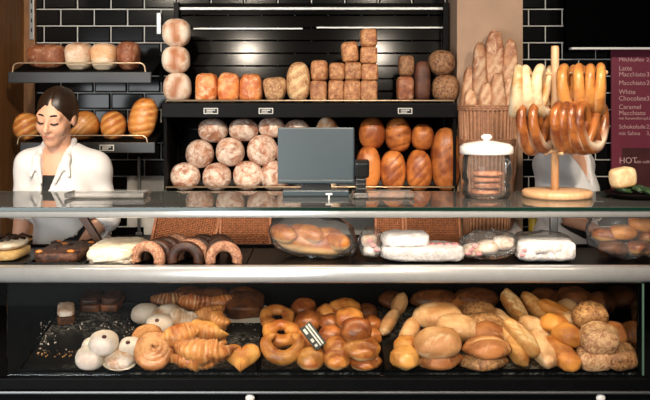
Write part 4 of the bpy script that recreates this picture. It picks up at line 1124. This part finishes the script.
R_('oval_roll', 'grainy oval roll at the top of the brown row', 478, 311, 42, .055, .06, 'grainroll', dep=.10, pinch=.35, ry=.06)
R_('oval_roll', 'dark oval roll at the back behind the brown row', 476, 298, 44, .06, .03, 'darkpastry', dep=.11)
R_('oval_roll', 'dark oval roll at the back behind the pale row', 434, 299, 46, .06, .03, 'darkpastry', dep=.11)
R_('oval_roll', 'shadowed oval roll in the rear row between two dark ones', 455, 304, 40, .06, .01, 'brownroll', dep=.11)
G1 = 1.18
R_('stick_roll', 'long stick roll slanting at the back, first of the stick rolls', 513, 305, 42, .055, .05, 'stickroll', rz=-1.2, tilt=.62, dep=.058, rx=0, e=2.6, slash=[(k*.03, .6, .006, .004, .04) for k in (-1.5, -.5, .5, 1.5)])
R_('stick_roll', 'floury stick roll lying left of the golden ones', 503, 322, 36, .05, .03, 'paleroll', rz=-1.0, tilt=.62, dep=.055, e=2.6)
R_('stick_roll', 'long golden stick roll nearest the brown oval rolls', 520, 336, 48, .06, .055, 'stickroll', rz=-1.05, tilt=.62, dep=.062, e=2.6, slash=[(k*.03, .6, .006, .004, .04) for k in (-1.5, -.5, .5, 1.5)])
R_('stick_roll', 'golden stick roll pointing to the front edge', 513, 350, 46, .055, .005, 'stickroll', rz=-1.3, tilt=.62, dep=.06, e=2.6)
R_('stick_roll', 'pale stick roll with cut end at the front', 540, 352, 42, .058, .005, 'paleroll', rz=-1.15, tilt=.62, dep=.075, e=3.2)
R_('stick_roll', 'golden stick roll second from left at the back', 534, 306, 38, .052, .05, 'stickroll', rz=-1.05, tilt=.62, dep=.055, e=2.6)
R_('stick_roll', 'pale round-ended roll in the middle of the stick rolls', 534, 326, 34, .055, .03, 'paleroll', rz=-.7, tilt=.62, dep=.075)
R_('stick_roll', 'orange stick roll slanting right at the back', 556, 311, 40, .052, .055, 'orangeroll', rz=-.65, tilt=.62, dep=.055, e=2.6)
R_('crusty_roll', 'orange crusty roll behind the topmost orange one', 553, 323, 28, .06, .05, 'orangeroll', rz=-.4, dep=.09)
R_('crusty_roll', 'orange crusty roll topmost in the orange heap', 566, 334, 30, .065, .065, 'orangeroll', rz=-.9, dep=.09)
R_('crusty_roll', 'long orange crusty roll reaching the front edge', 559, 355, 44, .06, .005, 'orangeroll', rz=-.95, tilt=.55, dep=.075, e=2.6)
gs = 'grain rolls at the right end of the right tray'
Q_ = lambda nm, lb, *a, **k: pastry(nm, lb, 'roll', gs, *a, **k)
Q_('grain_roll', 'seeded roll at the front, left of the browner corner roll', 592, 362, 34, .065, 0, 'tanseed', e=2.8)
Q_('grain_roll', 'brown seeded roll at the front right corner', 618, 359, 32, .065, 0, 'grainroll', e=2.8)
Q_('grain_roll', 'large floury seeded roll on top of the front rolls', 597, 337, 38, .085, .055, 'tanseed', e=2.5)
Q_('grain_roll', 'large round seeded roll above at the back of the heap', 589, 315, 34, .08, .07, 'grainroll', e=2.4)
Q_('grain_roll', 'small seeded roll wedged right of the large floury one', 612, 333, 30, .07, .02, 'brownroll', rz=-.8)
Q_('grain_roll', 'seeded roll peeking out left of the large floury one', 576, 344, 24, .06, .015, 'tanseed')
Q_('grain_roll', 'small pale roll between orange and seeded heaps', 569, 320, 22, .055, .04, 'paleroll')
Q_('grain_roll', 'pale roll behind the orange stick roll', 566, 307, 22, .05, .04, 'paleroll')
Q_('grain_roll', 'dark roll at the rear right of the right tray', 573, 297, 34, .06, .03, 'darkpastry')
Q_('grain_roll', 'dark roll at the rear, just behind the stick rolls', 545, 297, 30, .055, .02, 'darkpastry')
Q_('grain_roll', 'brown roll at the right rear beside the glass divider', 601, 302, 30, .06, .03, 'darkpastry')
# crumbs left on the trays
cr = MB(); rg = random.Random(11)
for (cx, cy, n, sx, sy) in ((105, 325, 70, 40, 4), (70, 353, 70, 42, 4), (257, 340, 14, 3, 18), (240, 322, 26, 14, 3), (48, 332, 60, 8, 12), (136, 328, 90, 12, 12), (42, 345, 40, 5, 10)):
    for k in range(n):
        px, py = cx+rg.uniform(-sx, sx), cy+rg.uniform(-sy, sy)
        q = tray_place(px, py, .003); r = .0008+.0028*rg.random()**3
        m = blob(2*r, 2*r, 1.5*r, nu=6, nv=4, bump=.3, seed=k); m.v = [(x+q.x, y+q.y, z+deck(q.y)+TS) for x, y, z in m.v]; cr.add(m.v, m.f)
co_ = obj('crumbs', cr, M['powder']); co_['kind'] = 'stuff'; tag(co_, 'pale crumbs and flour specks scattered on the black trays', 'crumbs')

# ------------------------------------------------------------------ menu boards on the right
MNY = 1.50
mx0 = P(611, 0, MNY).x; mx1 = mx0+.46; mz1 = P(0, 49, MNY).z; mz0 = P(0, 204, MNY).z
mn = thing('menu_board', 'burgundy coffee menu board hanging on the tiles at the right', 'sign', ((mx0+mx1)/2, MNY, mz0))
flat('panel', MB().box((0, 0, (mz1-mz0)/2), (mx1-mx0, .02, mz1-mz0), bev=.002), M['burgundy'], mn)
zsplit = P(0, 141, MNY).z
flat('photo_panel', MB().box((.02, -.012, (zsplit-mz0)/2-.01), (mx1-mx0-.07, .006, zsplit-mz0-.05)), M['photo'], mn)
def text(s_, size, x, z, par, y=-.0125, mat='menutext', name='lettering'):
    cu = bpy.data.curves.new('t', 'FONT'); cu.body = s_; cu.size = size; cu.extrude = .0008
    to = bpy.data.objects.new('t', cu); COL.objects.link(to)
    bpy.context.view_layer.update()
    me = bpy.data.meshes.new_from_object(to.evaluated_get(bpy.context.evaluated_depsgraph_get()))
    bpy.data.objects.remove(to); me.name = name
    me.transform(Matrix.Rotation(math.pi/2, 4, 'X')); me.materials.clear()
    return obj(name, me, M[mat], par, (x, y, z))
c0 = mn.location.x; X_ = lambda px: P(px, 0, MNY).x-c0; Z_ = lambda py: P(0, py, MNY).z-mz0
for (tx, py, sz, pr) in (('Milchkaffee', 61.5, .029, '2,80'), ('Latte', 70.5, .034, ''), ('Macchiato', 76.5, .034, '3,20'), ('Macchiato', 85, .034, '2,60'), ('White', 94, .034, ''), ('Chocolate', 100.5, .034, '3,50'), ('Caramel', 109, .034, ''), ('Macchiato', 115, .034, ''), ('mit Karamellsirup', 119.5, .020, '3,60'), ('Schokolade', 128.5, .030, '2,90'), ('mit Sahne', 135, .028, '3,20')):
    text(tx, sz, X_(618), Z_(py), mn)
    if pr: text(pr, sz, X_(645.5), Z_(py), mn)
text('HOT', .044, X_(618), Z_(163), mn, y=-.0165); text('with milk', .022, X_(633), Z_(163), mn, y=-.0165)
# overhead black board with white lower edge
ox0 = P(564.5, 0, 1.40).x; oz0 = P(0, 47.5, 1.40).z
ob = thing('overhead_board', 'black overhead board with thin white lower edge at the upper right', 'board', (ox0+.4, 1.40, oz0))
flat('panel', MB().box((0, 0, .28), (.8, .05, .56), bev=.002), M['voidblack'], ob)
flat('white_edge', MB().box((.014, -.004, -.006), (.772, .05, .011), bev=.002), M['white'], ob)
for X in (-.3, .3): flat('wall_bracket', MB().box((X, .085, .30), (.04, .13, .04), bev=.003), M['steel'], ob)

# ------------------------------------------------------------------ people
def head_fn(X, Y, Z, T):
    Ti = np.array(T.inverted())
    x = Ti[0,0]*X+Ti[0,1]*Y+Ti[0,2]*Z+Ti[0,3]; y = Ti[1,0]*X+Ti[1,1]*Y+Ti[1,2]*Z+Ti[1,3]; z = Ti[2,0]*X+Ti[2,1]*Y+Ti[2,2]*Z+Ti[2,3]
    return x, y, z
def sd_head(x, y, z):
    d = ell(x, y, z, (0, .018, .032), (.074, .095, .085))
    d = smin(d, ell(x, y, z, (0, -.022, -.032), (.058, .070, .083)), .035)
    d = smin(d, ell(x, y, z, (0, -.058, -.098), (.026, .026, .022)), .03)
    for s_ in (-1, 1):
        d = smin(d, ell(x, y, z, (s_*.036, -.058, -.030), (.026, .026, .026)), .022)
    d = smin(d, cone(x, y, z, (-.042, -.070, .024), (.042, -.070, .024), .012, .012), .02)
    for s_ in (-1, 1):
        d = smax(d, -ell(x, y, z, (s_*.031, -.104, .004), (.019, .020, .011)), .012)
        d = smin(d, ell(x, y, z, (s_*.031, -.073, .003), (.016, .015, .012)), .006)
        d = smin(d, ell(x, y, z, (s_*.076, .012, -.008), (.009, .022, .032)), .008)
    d = smin(d, cone(x, y, z, (0, -.084, .016), (0, -.108, -.030), .007, .012), .010)
    for s_ in (-1, 1): d = smin(d, ell(x, y, z, (s_*.012, -.094, -.034), (.008, .010, .008)), .006)
    d = smin(d, cone(x, y, z, (-.019, -.086, -.058), (.019, -.086, -.058), .006, .006), .008)
    d = smin(d, cone(x, y, z, (-.015, -.085, -.070), (.015, -.085, -.070), .007, .007), .008)
    return d
def sd_hand(X, Y, Z, wrist, dirv, side, nrm):
    w_ = Vector(wrist); d = Vector(dirv).normalized(); n = Vector(nrm); n = (n-d*n.dot(d)).normalized(); u = d.cross(n)*side
    pc = w_+d*.045
    a = w_+d*.02; b = w_+d*.075
    r = cone(X, Y, Z, a+u*.012, b+u*.022, .018, .014)
    r = smin(r, cone(X, Y, Z, a-u*.012, b-u*.022, .018, .014), .015)
    r = smin(r, cone(X, Y, Z, a, b, .018, .015), .015)
    for k, (o, L) in enumerate(((.030, .062), (.011, .072), (-.010, .068), (-.029, .052))):
        p0 = w_+d*.078+u*o; p1 = p0+d*L*.5+n*.010+u*o*.12; p2 = p1+d*L*.35+n*.026
        f = np.minimum(cone(X, Y, Z, p0, p1, .0095, .0085), cone(X, Y, Z, p1, p2, .0085, .0072))
        r = smin(r, f, .004)
    p0 = w_+d*.03+u*.026; p1 = p0+d*.030+u*.030+n*.012; p2 = p1+d*.030+u*.008+n*.014
    r = smin(r, smin(cone(X, Y, Z, p0, p1, .013, .010), cone(X, Y, Z, p1, p2, .010, .0085), .004), .008)
    return r
def person(label, A, hairbun, lapels=False):
    T = Matrix.Translation(A['head']) @ Euler(A['hrot'], 'ZXY').to_matrix().to_4x4()
    L = lambda k: tuple(A[k])
    hipc = Vector(A['hip']); ch = Vector(A['chest']); nk = Vector(A['neck']); W = A.get('w', 1.0); yaw = A.get('yaw', 0)
    cy_, sy_ = math.cos(yaw), math.sin(yaw); ax = Vector((cy_, sy_, 0)); fw = Vector((sy_, -cy_, 0))
    def rot(X, Y, c):
        x = (X-c[0])*cy_+(Y-c[1])*sy_; y = -(X-c[0])*sy_+(Y-c[1])*cy_; return x, y
    def torso(X, Y, Z, g):
        x, y = rot(X, Y, ch); d = ell(x, y, Z-ch.z, (0, 0, 0), (.150*W+g, .105+g, .19+g))
        x, y = rot(X, Y, hipc); d = smin(d, ell(x, y, Z-hipc.z, (0, 0, 0), (.165*W+g, .118+g, .15+g)), .10)
        d = smin(d, cone(X, Y, Z, ch, hipc, .115*W+g, .12*W+g), .06)
        for k in ('sa', 'sb'):
            d = smin(d, cone(X, Y, Z, Vector(A[k]), nk+Vector((0, 0, -.04)), .056+g, .05+g), .06)
        if A.get('bust', True):
            for s_ in (-1, 1):
                p = ch+ax*(.062*s_)+fw*.075+Vector((0, 0, -.035)); d = smin(d, ell(X, Y, Z, p, (.058+g, .055+g, .058+g)), .04)
        return d
    def body(X, Y, Z):
        d = torso(X, Y, Z, 0)
        hc = Vector(A['head'])
        d = smin(d, cone(X, Y, Z, nk-Vector((0, 0, .05)), T @ Vector((0, .02, -.05)), .056, .050), .025)
        x, y, z = head_fn(X, Y, Z, T); d = smin(d, sd_head(x, y, z), .012)
        for k, sd in (('a', 1), ('b', -1)):
            d = smin(d, cone(X, Y, Z, A['s'+k], A['e'+k], .050, .040), .03)
            d = smin(d, cone(X, Y, Z, A['e'+k], A['w'+k], .042, .026), .015)
            wv = Vector(A['w'+k])-Vector(A['e'+k]); hv = Vector(A.get('h'+k, wv))
            d = smin(d, sd_hand(X, Y, Z, A['w'+k], hv, sd, A.get('n'+k, (0, 0, -1))), .012)
        for s_ in (-1, 1):
            hp = hipc+ax*(.085*s_); kn = Vector((hp.x, hp.y-.01, .50)); an_ = Vector((hp.x, hp.y+.01, .09))
            d = smin(d, cone(X, Y, Z, hp, kn, .085, .058), .03); d = smin(d, cone(X, Y, Z, kn, an_, .055, .036), .02)
            d = smin(d, cone(X, Y, Z, an_+Vector((0, .02, -.05)), an_+fw*.16+Vector((0, 0, -.057)), .034, .028), .02)
        return d
    pts = [Vector(A[k]) for k in ('sa', 'sb', 'ea', 'eb', 'wa', 'wb', 'head', 'chest', 'hip')]
    lo = [min(p[i] for p in pts)-.21 for i in range(3)]; hi = [max(p[i] for p in pts)+.21 for i in range(3)]; lo[2] = -.01; hi[2] = A['head'][2]+.16
    root = thing('person', label, 'person', (hipc.x, hipc.y, 0))
    mv = Matrix.Translation((-hipc.x, -hipc.y, 0))
    def pm(name, fn, lo_, hi_, res, mat, par=root):
        me = sdf_mesh(name, fn, lo_, hi_, res); me.transform(mv); return obj(name, me, M[mat], par)
    bd = pm('body', body, lo, hi, .0065, 'skin')
    def coat(X, Y, Z):
        fold = .0065*np.sin(42*X+3*np.sin(14*Z)+16*Z)*np.clip((1.42-Z)*5, 0, 1)+.004*np.sin(60*Z+25*X)*np.clip((1.30-Z)*6, 0, 1)
        d = torso(X, Y, Z, .020)+fold
        for k in ('a', 'b'):
            S_, E_ = Vector(A['s'+k]), Vector(A['e'+k]); W_ = Vector(A['w'+k])
            d = smin(d, cone(X, Y, Z, S_, E_, .064, .060), .035)
            d = smin(d, cone(X, Y, Z, E_, E_+(W_-E_)*A.get('slv', .12), .060, .056), .02)
        d = smin(d, cone(X, Y, Z, hipc, (hipc.x, hipc.y, .70), .165, .185), .06)
        d = smax(d, .66-Z, .01)
        # neck opening and V in front
        d = smax(d, -cone(X, Y, Z, nk-Vector((0, 0, .02)), nk+Vector((0, -.02, .12)), .062, .10), .008)
        x, y = rot(X, Y, nk); vz = nk.z-Z
        half = .050*np.clip(1-vz/A.get('vdeep', .25), -.4, 1)
        d = smax(d, -np.maximum(np.maximum(np.abs(x+A.get('vx', 0)*vz)-half, y+.0), vz-A.get('vdeep', .25)), .006)
        for k in ('a', 'b'):                        # open cuff around the forearm
            E_ = Vector(A['e'+k]); W_ = Vector(A['w'+k]); q0 = E_+(W_-E_)*(A.get('slv', .12)+.02); 
            d = smax(d, -cone(X, Y, Z, q0, W_, .049, .06), .006)
        return d
    ct_ = pm('coat', coat, lo, hi, .0075, 'coat')
    # collar lapels follow the V
    for s_ in ((-1, 1) if lapels else ()):
        a = nk+ax*(.062*s_)+Vector((0, .02, .045)); b = nk+ax*(.066*s_)+fw*.085+Vector((0, 0, -.03)); c = nk+ax*(.030*s_)+fw*.125+Vector((0, 0, -.13)); e_ = nk+ax*(.085*s_)+fw*.105+Vector((0, 0, -.10))
        def lap(X, Y, Z):
            d = cone(X, Y, Z, a, b, .014, .017); d = smin(d, cone(X, Y, Z, b, c, .016, .006), .01); return smin(d, cone(X, Y, Z, b, e_, .012, .008), .02)
        pm('lapel', lap, [min(p[i] for p in (a, b, c, e_))-.03 for i in range(3)], [max(p[i] for p in (a, b, c, e_))+.03 for i in range(3)], .005, 'coat')
    # dark top under the coat
    def under(X, Y, Z):
        d = torso(X, Y, Z, .008); x, y = rot(X, Y, nk); vz = nk.z-Z
        return smax(smax(d, .10-vz+.012*np.abs(x)/.03*0, .004), vz-.42, .004)
    pm('undershirt', under, lo, [hi[0], hi[1], nk.z], .009, 'blackcloth')
    def trousers(X, Y, Z):
        d = None
        for s_ in (-1, 1):
            hp = hipc+ax*(.085*s_)
            q = smin(cone(X, Y, Z, hp, (hp.x, hp.y-.01, .50), .105, .082), cone(X, Y, Z, (hp.x, hp.y-.01, .50), (hp.x, hp.y+.01, .11), .082, .068), .03)
            d = q if d is None else smin(d, q, .02)
        x, y = rot(X, Y, hipc); d = smin(d, ell(x, y, Z-hipc.z, (0, 0, 0), (.172, .126, .12)), .03)
        return smax(d, .10-Z, .005)
    pm('trousers', trousers, [hipc.x-.35, hipc.y-.3, 0], [hipc.x+.35, hipc.y+.3, hipc.z+.1], .011, 'trouser')
    # hair, parted and drawn back
    def hair(X, Y, Z):
        x, y, z = head_fn(X, Y, Z, T)
        d = ell(x, y, z, (0, .024, .032), (.084, .100, .095))
        d = smin(d, ell(x, y, z, (0, .035, -.02), (.074, .072, .066)), .03)
        d = d - .0010*np.sin(90*np.abs(x)+50*y)
        # the face shows through an arch that rises to a point at the parting
        hw = .064*np.clip(1-np.clip(z/.064, 0, 1)**1.4, 0, 1)
        face = np.maximum(np.maximum(np.abs(x-.004)-hw, z-.060), y+.028+.25*np.abs(x))
        d = smax(d, -face, .004)
        d = smax(d, -np.maximum(z+.012+.25*(y+.03), y-.045), .012)
        d = d + .0035*np.exp(-((x-.004)/.004)**2)*(z > .05)*(y < .04)
        if hairbun: d = smin(d, ell(x, y, z, (0, .125, -.01), (.042, .034, .042)), .02)
        return d
    hc = Vector(A['head'])
    pm('hair', hair, list(hc-Vector((.19, .19, .19))), list(hc+Vector((.19, .19, .17))), .004, 'hair')
    # brows, lashes, lips
    def face_tube(name, pts, rs, mat):
        mb = MB().tube(catmull([T @ Vector(p) for p in pts], 4), .003, 6); 
        mb = MB().tube(catmull([T @ Vector(p) for p in pts], 4), rs, 6); mb.v = [(x-hipc.x, y-hipc.y, z) for x, y, z in mb.v]
        obj(name, mb, M[mat], bd)
    for s_ in (-1, 1):
        face_tube('eyebrow', [(s_*.012, -.0835, .027), (s_*.030, -.0835, .032), (s_*.050, -.071, .027)], .0043, 'lash')
        face_tube('eyelash', [(s_*.016, -.0885, -.003), (s_*.030, -.0905, -.006), (s_*.045, -.081, -.002)], .0038, 'lash')
    face_tube('lips', [(-.020, -.0885, -.062), (0, -.0945, -.0625), (.020, -.0885, -.062)], .0046, 'lip')
    return root
wom = dict(head=P(56, 116.5, .70), hrot=(.30, .05, -.13), chest=P(63, 190, .80), neck=P(59, 151, .78), hip=Vector((-1.13, .84, .93)), w=.92,
           sa=P(32, 166, .80), sb=P(94, 168, .80), ea=P(24, 212, .79), eb=P(106, 218, .81), wa=P(17, 248, .745), wb=P(74, 243, .735),
           na=(0, .3, -1), nb=(0, .2, -1), vdeep=.24, vx=.10, yaw=-.08)
person('woman in a white coat with dark tied-back hair, looking down to the left', wom, False, True)
man = dict(head=P(566, 126, .93), hrot=(.35, 0, .9), chest=P(562, 190, .98), neck=P(563, 155, .98), hip=Vector((P(560, 0, 1.0).x, .90, .93)), w=.84, yaw=.6,
           sa=P(551, 164, .90), sb=P(577, 164, 1.05), ea=P(556, 212, .78), eb=P(590, 210, 1.02), wa=P(590, 227, .74), wb=P(612, 205, .92), vdeep=.12, bust=False, slv=.10)
for k_ in ('chest', 'neck'): man[k_].y -= .08
man['hip'].y = .86
person('person in a white shirt half hidden behind the pretzel stand', man, False)
